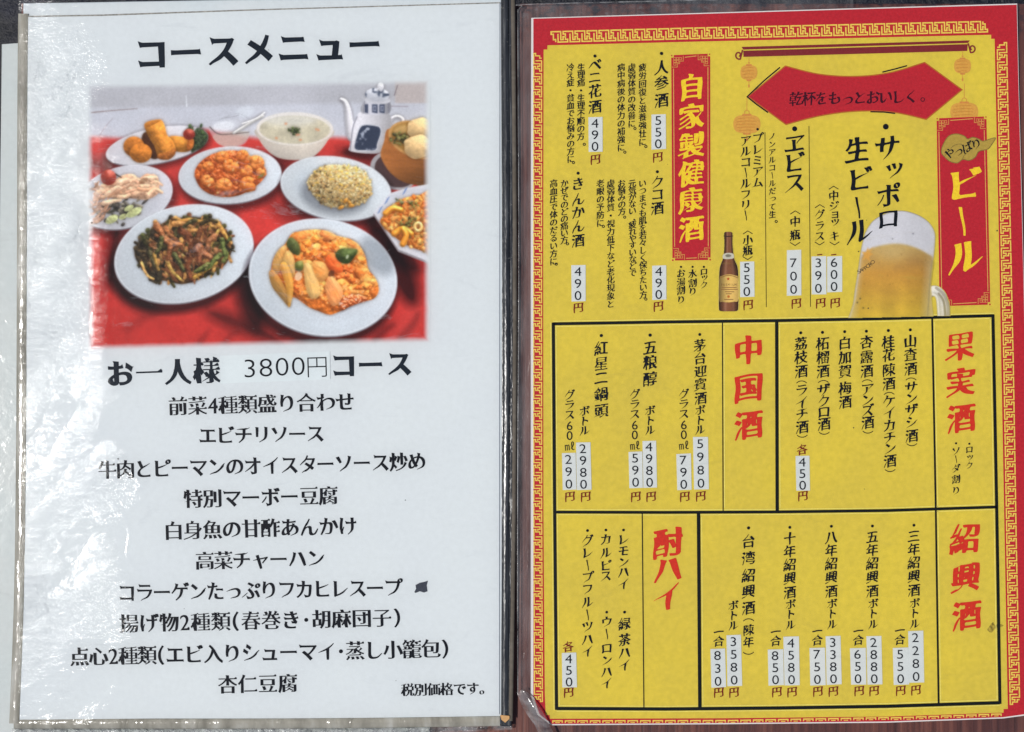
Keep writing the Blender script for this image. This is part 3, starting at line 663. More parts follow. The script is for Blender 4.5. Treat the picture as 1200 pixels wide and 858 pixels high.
# ---------------------------------------------------------------- lettering
# Blender's own built-in typeface gives the outlines; they are re-cut here into a Ming (mincho) face
# with thin horizontals and heavy uprights, or a running-hand brush face, or left as plain gothic.
_RAW = {}
def raw_glyph(ch):
    if ch in _RAW: return _RAW[ch]
    cu = bpy.data.curves.new('glyph', 'FONT'); cu.body = ch; cu.resolution_u = 4
    o = bpy.data.objects.new('glyph', cu); COL.objects.link(o)
    dg = bpy.context.evaluated_depsgraph_get()
    c = o.to_curve(dg, apply_modifiers=False); loops = []
    for sp in c.splines:
        bp = sp.bezier_points; n = len(bp); out = []
        for i in range(n):
            a, b = bp[i], bp[(i + 1) % n]
            p0, p1, p2, p3 = [np.array(v[:2]) for v in (a.co, a.handle_right, b.co, b.handle_left)]
            p2, p3 = p3, p2
            ch_ = np.linalg.norm(p3 - p0)
            d = abs((p3 - p0)[0] * (p1 - p0)[1] - (p3 - p0)[1] * (p1 - p0)[0]) + abs((p3 - p0)[0] * (p2 - p0)[1] - (p3 - p0)[1] * (p2 - p0)[0])
            k = 1 if d < 1e-4 else (3 if ch_ < .12 else 6)
            for t in np.linspace(0, 1, k, endpoint=False):
                out.append((1 - t) ** 3 * p0 + 3 * (1 - t) ** 2 * t * p1 + 3 * (1 - t) * t * t * p2 + t ** 3 * p3)
        q = [out[0]]
        for p in out[1:]:
            if np.linalg.norm(p - q[-1]) > .002: q.append(p)
        if np.linalg.norm(q[0] - q[-1]) < .002: q.pop()
        if len(q) >= 3: loops.append(np.array(q))
    o.to_curve_clear(); bpy.data.objects.remove(o); bpy.data.curves.remove(cu)
    _RAW[ch] = loops
    return loops
def offset(P, wx, wy, nib=0.0, ends=()):
    """move every edge outward by wx (uprights) or wy (horizontals)"""
    n = len(P); d = np.roll(P, -1, 0) - P; L = np.linalg.norm(d, axis=1) + 1e-9; d = d / L[:, None]
    N = np.stack([d[:, 1], -d[:, 0]], 1); D = wx * N[:, 0] ** 2 + wy * N[:, 1] ** 2 + nib * N[:, 0] * N[:, 1] * 2
    for i in ends: D[i] = min(D[i], .006)      # stroke ends keep their length
    out = P.copy()
    for i in range(n):
        n1, n2, d1, d2 = N[i - 1], N[i], D[i - 1], D[i]
        det = n1[0] * n2[1] - n1[1] * n2[0]
        if abs(det) > .35: sft = np.array([(d1 * n2[1] - d2 * n1[1]) / det, (n1[0] * d2 - n2[0] * d1) / det])
        else:
            m = n1 + n2; m = m / (np.linalg.norm(m) + 1e-9); sft = m * (d1 + d2) / 2
        m = 1.5 * max(abs(d1), abs(d2), .004); q = np.linalg.norm(sft)
        out[i] = P[i] + (sft * m / q if q > m else sft)
    return out
def caps(P):
    """(index, outward direction, width) of the short square ends of strokes"""
    n = len(P); r = []
    for i in range(n):
        a, b = P[i], P[(i + 1) % n]; e = b - a; L = np.linalg.norm(e)
        if not (.045 < L < .115): continue
        din = a - P[i - 1]; dout = P[(i + 2) % n] - b
        li, lo = np.linalg.norm(din), np.linalg.norm(dout)
        if li < .02 or lo < .02: continue
        if (din @ dout) / (li * lo) > -.75: continue
        c = np.array([e[1], -e[0]]) / L
        r.append((i, c, L))
    return r
def taper(P, i, c, L, reach, k, push):
    """draw the stroke end i together towards a point over the given reach"""
    n = len(P); m = (P[i] + P[(i + 1) % n]) / 2; t = np.array([-c[1], c[0]]); Q = P.copy()
    for j in range(n):
        v = P[j] - m; al, ac = -(v @ c), v @ t
        if -.02 < al < reach and abs(ac) < L * .75 + .25 * max(al, 0):
            f = k * (1 - max(al, 0) / reach)
            Q[j] = P[j] - t * ac * f
    for j in (i, (i + 1) % n): Q[j] = Q[j] + c * push
    return Q
def densify(P, step):
    out = []; n = len(P)
    for i in range(n):
        a, b = P[i], P[(i + 1) % n]; k = max(1, int(np.linalg.norm(b - a) / step))
        for t in np.linspace(0, 1, k, endpoint=False): out.append(a + (b - a) * t)
    return np.array(out)
KANA = set('アイウエオカキクケコサシスセソタチツテトナニヌネノハヒフヘホマミムメモヤユヨラリルレロワヲンガギグゲゴザジズゼゾダヂヅデドバビブベボパピプペポッャュョーヱゑ')
_ST = {}
def glyph(ch, style):
    key = (ch, style)
    if key in _ST: return _ST[key]
    loops = []
    for P in raw_glyph(ch):
        P = P - np.array([.5, .358])
        if style == 'gothic': loops.append(P); continue
        if style == 'thin': loops.append(offset(P, -.012, -.012)); continue
        ks = caps(P)
        if style in ('mincho', 'heavy'):
            kana = ch in KANA or ('\u3041' <= ch <= '\u3096'); hv = style == 'heavy'
            if kana: wx, wy = (.052, .020) if hv else (.032, .006)
            elif ch in HALF: wx, wy = .014, -.004
            else: wx, wy = (.046, -.012) if hv else (.033, -.011)
            ins = {}; Q = P.copy(); n = len(P)
            for i, c, L in ks:
                j = (i + 1) % n
                if c[0] < -.45 and -.8 < c[1] < -.15 or (kana and c[1] > .3 and c[0] > .3): Q = taper(Q, i, c, L, .30, .72, .02)
                elif c[0] > .9 and not kana: ins[i] = 1
                elif c[0] < -.8 and kana:            # flared, slanted entry of a level stroke
                    Q = taper(Q, i, c, L, .17, -.42, .0); Q[i] = Q[i] + (-.018, .012); Q[j] = Q[j] + (.02, 0)
                elif c[0] > .8 and kana: Q = taper(Q, i, c, L, .15, -.18, .0); Q[j] = Q[j] + (-.022, 0)
                elif c[1] < -.8 and kana: Q = taper(Q, i, c, L, .25, .5, .01)
                elif c[1] > .8: Q[j] = Q[j] + (-.012, .012)
            O = offset(Q, wx, wy, .014 if kana else .006, [i for i, c, L in ks])
            R_ = []
            for j in range(n):
                if j in ins:            # i -> i+1 runs upward at a right-hand end
                    b, tp = O[j], O[(j + 1) % n]; u = 1.25 if hv else 1.0
                    R_ += [b, np.array([b[0] + .012, tp[1] + .004]), np.array([tp[0] - .035, tp[1] + .066 * u]), np.array([tp[0] - .125 * u, tp[1] + .002])]
                elif (j - 1) % n in ins: continue
                else: R_.append(O[j])
            loops.append(np.array(R_))
        else:                           # 'brush' / 'bold': running hand
            ks = caps(P); Q = P.copy(); n = len(P)
            for i, c, L in ks:
                j = (i + 1) % n
                if (c[0] < -.3 and c[1] < -.1) or (c[0] > .3 and c[1] > .3): Q = taper(Q, i, c, L, .34, .8, .045)
                elif c[1] < -.85: Q = taper(Q, i, c, L, .24, .6, .03)
                elif c[0] < -.85: Q = taper(Q, i, c, L, .15, -.28, .0); Q[i] = Q[i] + (-.028, .012); Q[j] = Q[j] + (.02, 0)
                elif c[0] > .85 and ch == 'ー': Q = taper(Q, i, c, L, .4, .45, .02)
                elif c[0] > .85: Q = taper(Q, i, c, L, .14, -.30, .0); Q[j] = Q[j] + (-.03, .0)
                elif c[1] > .85: Q = taper(Q, i, c, L, .13, -.22, .0); Q[j] = Q[j] + (-.02, .016)
            wgt = .044 if style == 'bold' else (.023 if style == 'small' else .028)
            O = offset(Q, wgt * 1.15, .006 if style == 'small' else wgt * .1, wgt * (.25 if style == 'small' else .5), [i for i, c, L in ks])
            D = densify(O, .09)
            # round the corners once, then lean, lift to the right and let the pressure wander
            E = []
            n = len(D)
            for j in range(n):
                a, b = D[j], D[(j + 1) % n]; E += [a * .78 + b * .22, a * .22 + b * .78]
            E = np.array(E)
            x, y = E[:, 0].copy(), E[:, 1].copy()
            ph = (ord(ch) % 97) * .7
            wb = .35 if style == 'small' else 1.0         # the hand wavers less in the small writing
            E[:, 0] = x + .05 * y + wb * (.010 * np.sin(7 * y + ph) + .012 * np.sin(5 * x + 9 * y + ph * 2))
            E[:, 1] = y + .135 * x - .09 * x * x + wb * .010 * np.sin(8 * x + ph) - .01
            loops.append(E)
    _ST[key] = loops
    return loops
ADV = {}
def adv(ch):
    if ch in '0123456789': return .56
    if ch in '（）・〈〉' or ch == ' ': return .5
    return 1.0
def place(loops, ch, x, y, size, ang=0.0, style='mincho', turn=0, sx=1.0):
    c, s_ = math.cos(ang), math.sin(ang)
    for P in glyph(ch, style):
        u, v = P[:, 0] * sx, P[:, 1]
        if turn: u, v = v, -u
        dx, dy = u * size, -v * size
        loops.append(list(zip(x + dx * c - dy * s_, y + dx * s_ + dy * c)))
HALF = set('0123456789')
def place_c(loops, ch, x, y, size, ang, style, **k):
    """place with half-width glyphs and brackets centred on their own ink"""
    g = glyph(ch, style)
    if not g: return
    A = np.concatenate(g); ox = (A[:, 0].min() + A[:, 0].max()) / 2; oy = (A[:, 1].min() + A[:, 1].max()) / 2
    if k.get('turn'): ox, oy = oy, -ox
    if ch in '、。': ox, oy = A[:, 0].mean() - .28, A[:, 1].mean() - .28
    sx = k.get('sx', 1.0)
    place(loops, ch, x - ox * size * sx, y + oy * size, size, ang, style, **k)
TURN = set('ー（）〈〉')
def vcol(txt, x0, y0, x1, y1, size, style='brush', sizes=None):
    """a vertical column: first and last character centres given"""
    loops = []; n = len(txt)
    for i, ch in enumerate(txt):
        if ch == ' ': continue
        t = i / max(1, n - 1); x, y = x0 + (x1 - x0) * t, y0 + (y1 - y0) * t
        glyph_at(loops, ch, x, y, size, style)
    return loops
def glyph_at(loops, ch, x, y, size, style='brush'):
    ang = tilt(x, y)
    if ch == '・':
        loops.append(disc(x, y, max(1.3, size * .115), n=12)); return
    if ch in '（）〈〉': place_c(loops, ch, x, y, size, ang, 'gothic', turn=1); return
    if ch == 'ー': place_c(loops, ch, x, y, size, ang, style, turn=1); return
    if ch == '㎖': place_c(loops, ch, x, y, size * .95, ang - .08, 'gothic'); return
    if ch in 'ッャュョっゃ': place_c(loops, ch, x + size * .08, y, size * 1.0, ang, style); return
    if ch in '0123456789': place_c(loops, ch, x, y, size * 1.15, ang, 'gothic', sx=1.05); return
    if ch in '、。': place(loops, ch, x + size * .55, y - size * .1, size, ang, style); return
    place(loops, ch, x, y, size, ang, style)
def tilt(x, y):
    return math.radians(-1.45 + .75 * y / 858)
def hline(txt, xa, xb, ya, yb, size, style='mincho', sx=1.0):
    """a level line of type that fills xa..xb; ya / yb are the middle heights at its ends"""
    ws = [adv(c) for c in txt]; tot = sum(ws); loops = []; acc = 0; ang = math.atan2(yb - ya, xb - xa)
    for ch, a in zip(txt, ws):
        t = (acc + a / 2) / tot; x, y = xa + (xb - xa) * t, ya + (yb - ya) * t; acc += a
        if ch == ' ': continue
        if ch == '・': loops.append(disc(x, y, size * .1, n=14)); continue
        if a < 1: place_c(loops, ch, x, y, size * (1.12 if ch in HALF else 1), ang, style, sx=sx * (.9 if ch in HALF else 1))
        else: place(loops, ch, x, y, size, ang, style, sx=sx)
    return loops
# ---------------------------------------------------------------- the setting: wooden table top and the dark ground beyond it
def wood_mat():
    t = NT('dark varnished wood'); v = t.coord((1, .035, 1))
    n = t.noise(v, 420, 5, .65, .5); b = t.noise(t.coord((1, .2, 1)), 40, 3)
    c = t.ramp(n, [(.28, C(60, 36, 32)), (.5, C(104, 62, 54)), (.72, C(136, 86, 72))])
    c = t.mix(t.ramp(b, [(.3, 0), (.75, .55)]), c, C(62, 42, 44))
    # worn, weathered grey patches along the far edge of the table
    g = t.n('ShaderNodeNewGeometry'); sp = t.n('ShaderNodeSeparateXYZ'); t.l(g.outputs[0], sp.inputs[0])
    e = t.ramp(t.math('ADD', t.math('MULTIPLY', sp.outputs[1], 6.0), 0.0), [(.86, 0), (.93, 1)])
    wn = t.noise(t.coord((1, 1.4, 1)), 150, 5, .65)
    c = t.mix(t.math('MULTIPLY', e, t.ramp(wn, [(.36, 1), (.52, .1)])), c, C(38, 40, 48))
    c = t.mix(t.math('MULTIPLY', e, t.ramp(wn, [(.56, 0), (.68, .8)])), c, C(104, 98, 100))
    nb = t.bump(n, .35, .0006)
    return t.done(t.bsdf(c, .42, .35, nb).outputs[0])
def ground_mat():
    t = NT('dark wet ground'); v = t.coord(); n = t.noise(v, 60, 6, .7)
    c = t.ramp(n, [(.35, C(8, 9, 16)), (.6, C(20, 22, 36)), (.78, C(46, 48, 60))])
    return t.done(t.bsdf(c, .5, .4, t.bump(n, .8, .004)).outputs[0])
link('ground', mesh('ground', [(-4, -4, -.03), (4, -4, -.03), (4, 4, -.03), (-4, 4, -.03)], [(0, 1, 2, 3)]), ground_mat(), None, 'structure')
slab('table_top', [(24, 3), (1700, 4), (1700, 1500), (24, 1500)], -.028, 0.0, wood_mat(), None, 'structure', None, .0012)

# ---------------------------------------------------------------- shared inks
M_BLACK = ink('black ink', C(18, 21, 27)); M_NAVY = ink('blue-black ink', C(24, 32, 42))
M_DIGIT = ink('grey-black ink', C(28, 31, 36)); M_RED = ink('printed red', C(186, 42, 52), .14)
M_HEAD = ink('vermilion ink', C(206, 54, 36)); M_MAROON = ink('maroon ink', C(118, 38, 28))
M_GOLD = ink('golden yellow ink', C(232, 206, 92)); M_FRET = ink('fret red', C(168, 36, 36)); M_YEL = ink('bright yellow ink', C(238, 206, 50))
M_LANT = ink('orange ink', C(212, 160, 74)); M_BROWN = ink('brown-red ink', C(128, 44, 48)); M_RULE = ink('ruling black', C(20, 24, 20))
M_CLOUD = ink('ochre ink', C(178, 152, 70)); M_RUST = ink('rust ink', C(178, 104, 44))
M_STICK = paper('price label paper', C(206, 212, 212), C(212, 216, 214), C(180, 186, 188), .3, .03)

# ================================================================ COURSE MENU (left): a page in a clear plastic sleeve
ML = empty('sleeved_course_menu', 'white course menu with a food photograph, in a crinkled clear plastic sleeve', 'menu', (-.11, 0, 0))
def kid(o, parent):
    o.parent = parent; o.matrix_parent_inverse = parent.matrix_world.inverted(); return o
bpy.context.view_layer.update()
ML.matrix_world  # base at the table top
ZL = .0047
M_WHITE = paper('white menu paper', C(207, 213, 216), C(205, 211, 215), C(178, 184, 190), .75, .035)
M_EDGE = paper('white backing paper', C(204, 212, 216), C(208, 213, 216), C(176, 182, 186), .4, .04)
PIC_W = paper('photograph printed on white paper', C(207, 213, 216), C(205, 211, 215), C(178, 184, 190), .75, .035, True)
def lpart(name, me, mat, label=None): return kid(link(name, me, mat, None, None, label), ML)
M_CLEAR = film('clear sleeve rim', .12, .5, (.93, .92, .87, 1), 240, (1, 1, 1), 0, .0012)
M_BAND = NT('yellowed sleeve weld')
def weld_mat():
    t = NT('yellowed sleeve weld'); v = t.coord((1, .25, 1)); n = t.noise(v, 160, 4); m = t.noise(t.coord(), 900, 3)
    c = t.ramp(n, [(.3, C(128, 124, 112)), (.55, C(160, 156, 144)), (.75, C(186, 184, 176))])
    nb = t.bump(t.noise(t.coord((1, .5, 1), (0, 0, .6)), 150, 3, .5, .5), .5, .0016)
    b = t.bsdf(c, .16, .6, nb); b.inputs['Coat Weight'].default_value = .5; b.inputs['Coat Roughness'].default_value = .08
    return t.done(b.outputs[0])
bpy.data.materials.remove(M_BAND.m)
M_WELD = weld_mat()
def dark_mat():
    t = NT('dark binding plastic'); v = t.coord((1, .06, 1)); n = t.noise(v, 700, 4, .6)
    g = t.n('ShaderNodeNewGeometry'); sp = t.n('ShaderNodeSeparateXYZ'); t.l(g.outputs[0], sp.inputs[0])
    c = t.ramp(n, [(.3, C(30, 32, 36)), (.55, C(52, 54, 58)), (.8, C(104, 106, 106))])
    d = t.noise(t.coord(), 520, 5, .7); c = t.mix(t.ramp(d, [(.63, 0), (.72, .8)]), c, C(150, 148, 142))
    return t.done(t.bsdf(c, .22, .5, t.bump(n, .5, .0006)).outputs[0])
M_DARK = dark_mat()
M_DUST = paper('dusty plastic edge', C(92, 84, 74), C(112, 104, 94), C(146, 140, 132), .5, .2)
# the page below, peeping out at the far left
o = slab('under_page', [(2.2, 52), (30, 50), (34, 600), (500, 700), (504, 872), (-6, 872), (-3, 500)], .0006, .0020, M_EDGE); kid(o, ML)
o = slab('under_sleeve', [(-1, 47), (32, 46), (34, 600), (508, 700), (512, 876), (-9, 876), (-5, 500)], .0022, .0024, film('under sleeve film', .1, .3, (.97, .97, .96, 1), 180)); kid(o, ML)
# stack: backing sheet, weld bands, binding edge
o = slab('backing_sheet', [(27, 3.6), (300, -1.0), (589, -6.5), (592, 400), (588, 849), (22, 852), (24, 500)], .0009, .0041, M_EDGE, bev=.0006); kid(o, ML)
def tube(name, pts, rx, rz, z, mat, seg=10, label=None, jit=0.0, sd=1):
    """soft half-round bead along a path (pixels)"""
    R = random.Random(sd); P = smooth(pts, False, 10); V = []; F = []; n = len(P)
    for i, (x, y) in enumerate(P):
        a = P[max(i - 1, 0)]; b = P[min(i + 1, n - 1)]; dx, dy = b[0] - a[0], b[1] - a[1]; L = math.hypot(dx, dy); nx, ny = -dy / L, dx / L
        k = 1 + R.uniform(-jit, jit)
        for j in range(seg + 1):
            t = math.pi * j / seg
            V.append(W(x + nx * rx * math.cos(t), y + ny * rx * math.cos(t), z + rz * math.sin(t) * k))
    for i in range(n - 1):
        for j in range(seg):
            q = i * (seg + 1) + j; F.append((q, q + seg + 1, q + seg + 2, q + 1))
    me = mesh(name, V, F)
    bm = bmesh.new(); bm.from_mesh(me); bmesh.ops.recalc_face_normals(bm, faces=bm.faces)
    if sum(f.normal.z * f.calc_area() for f in bm.faces) < 0: bmesh.ops.reverse_faces(bm, faces=bm.faces)
    bm.to_mesh(me); bm.free()
    for p in me.polygons: p.use_smooth = True
    return link(name, me, mat, None, None, label)
kid(tube('sleeve_weld', [(27.5, 16), (26.5, 120), (26, 300), (25, 520), (22.5, 700), (17, 848)], 6.2, .0012, .0042, M_WELD, 12, 'yellowed welded left edge of the sleeve', .12, 3), ML)
kid(tube('sleeve_weld', [(16, 848), (120, 848), (300, 848), (450, 847), (586, 845)], 6.0, .0010, .0041, M_WELD, 10, 'grey welded bottom edge of the sleeve', .1, 4), ML)
kid(tube('sleeve_rim', [(14, 858), (150, 858.5), (300, 857.5), (450, 857), (520, 855), (600, 851)], 4.2, .0010, .0028, film('sleeve rim', .14, 1.0, (.88, .88, .86, 1), 230, (1, 1, 1), .5, .003, 4, 1.6, .35), 8, None, .2, 9), ML)
kid(slab('binding_strip', [(585.8, -8), (604, -8), (606, 300), (604.5, 600), (600, 852), (586.6, 852), (587.4, 300)], .0006, .0043, M_DARK, bev=.0008), ML)
kid(tube('binding_strip', [(592, -8), (593.5, 250), (593, 560), (591.5, 845)], 4.0, .0010, .0043, M_DARK, 10, None, .04, 6), ML)
kid(tube('binding_strip', [(601, -8), (603, 250), (602.5, 560), (598.5, 845)], 2.6, .0008, .0040, M_DUST, 8, 'dusty brown outer edge of the binding', .3, 7), ML)
kid(link('chip', fill_mesh('chip', [[(586, 838), (597, 839), (597, 842.5), (592, 847), (587.5, 843.5)]], .0056), ink('raw board', C(206, 160, 108))), ML)
# the printed page itself
page = slab('page', [(33, 19), (120, 17.6), (300, 11.4), (450, 7.2), (585.5, 3.6), (585.3, 300), (585, 837.5), (300, 841), (21, 843.5), (25, 700), (29.5, 480), (31, 250)], .0042, ZL, M_WHITE); kid(page, ML)
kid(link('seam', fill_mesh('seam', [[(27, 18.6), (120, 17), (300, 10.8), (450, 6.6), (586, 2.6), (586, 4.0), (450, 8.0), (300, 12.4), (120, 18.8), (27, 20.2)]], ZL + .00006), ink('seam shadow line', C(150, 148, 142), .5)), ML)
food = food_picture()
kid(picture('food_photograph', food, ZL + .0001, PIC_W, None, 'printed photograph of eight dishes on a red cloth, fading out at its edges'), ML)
HL = [('コースメニュー', 156, 449, 65, 52, 41, M_NAVY, 1.0), ('お一人様', 124, 259, 439, 434.5, 33, M_NAVY, 1.0), ('コース', 386, 484, 429.5, 426.5, 32, M_NAVY, 1.0),
      ('前菜4種類盛り合わせ', 197, 416, 477, 471, 23.5, M_BLACK, 1.0), ('エビチリソース', 233, 380, 511, 508.5, 22.5, M_BLACK, 1.0),
      ('牛肉とピーマンのオイスターソース炒め', 115, 499, 551.5, 541, 23.5, M_BLACK, .96), ('特別マーボー豆腐', 215, 396, 585.5, 581, 23.5, M_BLACK, 1.0),
      ('白身魚の甘酢あんかけ', 192, 419, 623, 616.5, 23.5, M_BLACK, 1.0), ('高菜チャーハン', 229, 381, 658, 654.5, 23, M_BLACK, 1.0),
      ('コラーゲンたっぷりフカヒレスープ', 138, 471, 695.5, 689, 23.5, M_BLACK, .96), ('揚げ物2種類（春巻き・胡麻団子）', 139, 471, 731.5, 724, 23.5, M_BLACK, 1.0),
      ('点心2種類（エビ入りシューマイ・蒸し小籠包）', 82, 527, 770.5, 760.5, 23.5, M_BLACK, 1.0), ('杏仁豆腐', 255, 349, 803, 801, 23.5, M_BLACK, 1.0), ('税別価格です。', 470, 577, 809, 807, 16, M_BLACK, 1.0)]
for txt, xa, xb, ya, yb, sz, mt, sx in HL:
    lpart('lettering', fill_mesh('lettering', hline(txt, xa, xb, ya, yb, sz, 'heavy' if sz > 30 else 'mincho', sx), ZL + .00016), mt, 'large heading line' if sz > 40 else None)
st = slab('price_sticker', [(258, 417), (386.5, 411.6), (387, 444.5), (258.5, 449.5)], ZL + .00010, ZL + .00026, paper('pale blue label paper', C(212, 219, 221), C(206, 215, 219), C(194, 203, 208), .2, .03)); kid(st, ML)
dg_ = []
for ch, x, y in (('3', 292.5, 431.6), ('8', 311.5, 430.6), ('0', 330.5, 429.6), ('0', 349.5, 428.9)): place_c(dg_, ch, x, y, 31, -.03, 'thin', sx=1.15)
place(dg_, '円', 371.5, 430, 28, -.03, 'thin')
kid(link('price_digits', fill_mesh('price_digits', dg_, ZL + .00032), M_BLACK), st)
sm = [(487, 685.6), (489.4, 684.4), (492, 683), (497, 682), (501.5, 680.5), (500, 686), (501, 693), (497, 694.5), (492, 693), (487, 695), (485.5, 694), (487.5, 690)]
lpart('ink_smudge', fill_mesh('ink_smudge', [sm], ZL + .00016), ink('smudge', C(62, 66, 76)), 'dark square-shaped smudge beside the soup line')
# the sleeve: clear film with creases that grow towards its left side
def sleeve():
    x0, x1, y0, y1, st_ = 22.0, 589.0, -4.0, 851.0, 1.35
    nx, ny = int((x1 - x0) / st_), int((y1 - y0) / st_)
    q = Painter(x0, y0, x0 + (nx - 1) * st_, y0 + (ny - 1) * st_, 1 / st_); q.w, q.h = nx, ny
    q.X, q.Y = np.meshgrid(x0 + np.arange(nx) * st_, y0 + np.arange(ny) * st_)
    F = (slice(0, ny), slice(0, nx)); X, Y = q.X, q.Y
    m = np.clip((150 + 25 * np.clip((Y - 480) / 100, 0, 1) - X + 120 * q.noise(F, 80, 4, 3)) / 80, 0, 1); m = m * m * (3 - 2 * m)
    pt = np.clip(.38 + 3.6 * q.noise(F, 55, 14, 3, -.8, 1.7), 0, 1.2); m = m * (.16 + .84 * pt)
    m = np.maximum(m, .8 * np.clip(1 - np.abs(X - 117 - 5 * q.noise(F, 40, 15, 2)) / 18, 0, 1) * np.clip((Y - 150) / 60, 0, 1) * np.clip((480 - Y) / 60, 0, 1))
    top = np.clip((430 - Y) / 200, 0, 1); rg = lambda sc, sd, rot, asp: 1 - 2.2 * np.abs(q.noise(F, sc, sd, 3, rot, asp))
    h = m * (top * (.00046 * rg(26, 5, -.95, 2.4) + .00034 * rg(11, 6, -1.0, 2.2)) + (1 - top) * (.00026 * rg(15, 7, -.30, 3.4) + .00024 * rg(8, 8, -.22, 3.0)) + .00022 * rg(5.2, 31, -.45, 2.6) + .00016 * rg(3.4, 33, -.2, 2.2))
    h = h + .00030 * q.noise(F, 190, 9, 2) + .0002 * q.noise(F, 60, 10, 2) * np.clip(m + .15, 0, 1)
    cr = np.exp(-((np.abs(q.noise(F, 70, 21, 2, .7, 1.8)) / .012) ** 2)) * np.clip((330 - X) / 160, 0, 1) * np.clip((Y - 520) / 60, 0, 1)
    h = h + .00012 * cr
    z = ZL + .0012 + h
    f = (HC - z) / (HC - ZP) * S
    co = np.stack([(X - 600) * f, (429 - Y) * f, z], -1).reshape(-1, 3)
    idx = np.arange(nx * ny).reshape(ny, nx)
    fc = np.stack([idx[1:, :-1], idx[1:, 1:], idx[:-1, 1:], idx[:-1, :-1]], -1).reshape(-1, 4)
    me = bpy.data.meshes.new('sleeve_film'); me.from_pydata(co.tolist(), [], fc.tolist()); me.update()
    for p in me.polygons: p.use_smooth = True
    at = me.attributes.new('crease', 'FLOAT', 'POINT'); at.data.foreach_set('value', m.ravel().astype(np.float32))
    return me
def sleeve_mat():
    t = NT('crinkled clear sleeve'); at = t.n('ShaderNodeAttribute'); at.attribute_name = 'crease'; m = at.outputs['Fac']
    a = t.noise(t.coord((.35, 1, 1), (0, 0, .5)), 420, 5, .65, .8); b = t.noise(t.coord((1, 1, 1)), 1300, 3, .6)
    h = t.math('ADD', t.math('MULTIPLY', a, 1.0), t.math('MULTIPLY', b, .35))
    bp = t.n('ShaderNodeBump'); bp.inputs['Distance'].default_value = .0006; t.l(h, bp.inputs['Height'])
    t.l(t.math('ADD', t.math('MULTIPLY', m, .9), .04), bp.inputs['Strength'])
    tr = t.n('ShaderNodeBsdfTransparent'); gl = t.n('ShaderNodeBsdfGlossy')
    t.l(t.math('ADD', t.math('MULTIPLY', m, .05), .075), gl.inputs['Roughness']); t.l(bp.outputs[0], gl.inputs['Normal'])
    fr = t.n('ShaderNodeFresnel'); fr.inputs[0].default_value = 1.42; t.l(bp.outputs[0], fr.inputs['Normal'])
    mx = t.n('ShaderNodeMixShader'); t.l(fr.outputs[0], mx.inputs[0]); t.l(tr.outputs[0], mx.inputs[1]); t.l(gl.outputs[0], mx.inputs[2])
    return t.done(mx.outputs[0])
lpart('sleeve_film', sleeve(), sleeve_mat(), 'clear sleeve film, crinkled and shiny along its left side')

# ================================================================ DRINKS MENU (right): a laminated red and yellow sheet
MR = empty('laminated_drinks_menu', 'laminated red and yellow drinks menu sheet with small white price stickers', 'menu', (.115, 0, 0))
bpy.context.view_layer.update()
ZR = .0030
def zl(k): return ZR + .00005 * k
def rpart(name, loops, mat, k, label=None, parent=None): return kid(link(name, fill_mesh(name, loops, zl(k)), mat, None, None, label), parent or MR)
M_PAPER2 = paper('sheet edge', C(224, 222, 222), C(226, 224, 224), C(206, 200, 196), 0, .02)
M_YPRINT = paper('yellow printed paper', C(219, 197, 70), C(211, 190, 74), C(178, 160, 72), 1.0, .09)
SHEET = [(622.5, 21), (800, 15.8), (1000, 9.8), (1192, 4.2), (1194, 100), (1198, 250), (1202, 420), (1206, 838), (1176, 842), (1040, 847), (850, 848.8), (646, 850), (630, 838), (622, 816), (622, 500), (622, 250)]
kid(slab('sheet', SHEET, .0012, zl(0), M_PAPER2), MR)
rpart('yellow_print', [[(625, 22), (800, 17), (1000, 11), (1191.5, 5.6), (1193.5, 100), (1197.5, 250), (1201.5, 420), (1205, 836.5), (1176, 840.6), (1040, 845.6), (850, 847.4), (647, 848.6), (632, 837), (625, 815), (625, 500), (625, 250)]], M_YPRINT, 1)
rpart('border', [[(625, 22), (800, 17), (1000, 11), (1191.5, 5.6), (1193.5, 100), (1197.5, 250), (1201.5, 420), (1205, 836.5), (1188.5, 838.8), (1176, 840.4), (1176, 831), (1181, 830.8), (1177.5, 640), (1173.5, 430), (1170, 250), (1165.5, 45.5), (1161.5, 45.6), (1161.5, 40.8), (1000, 44.6), (800, 49.2), (641.5, 53.2), (641.5, 58), (637, 58.2), (636.5, 300), (636.8, 600), (638.4, 812), (639.5, 838), (644, 838), (644.5, 842.4), (850, 841.8), (1040, 839.8), (1176, 835.2), (1176, 840.6), (1040, 845.6), (850, 847.4), (647, 848.6), (632, 837), (625, 815), (625, 500), (625, 250)]], M_RED, 2, 'red border band with printed corners')
UA = [(0, 0), (0, -3.2), (-2.6, -3.2), (-2.6, -6.2), (8.75, -6.2), (8.75, 3.5), (11.4, 3.5), (11.4, 0), (14.2, 0)]
UB = [(0, 0), (0, 3.2), (2.6, 3.2), (2.6, 6.2), (-8.75, 6.2), (-8.75, -3.5), (-11.4, -3.5), (-11.4, 0), (-14.2, 0)]
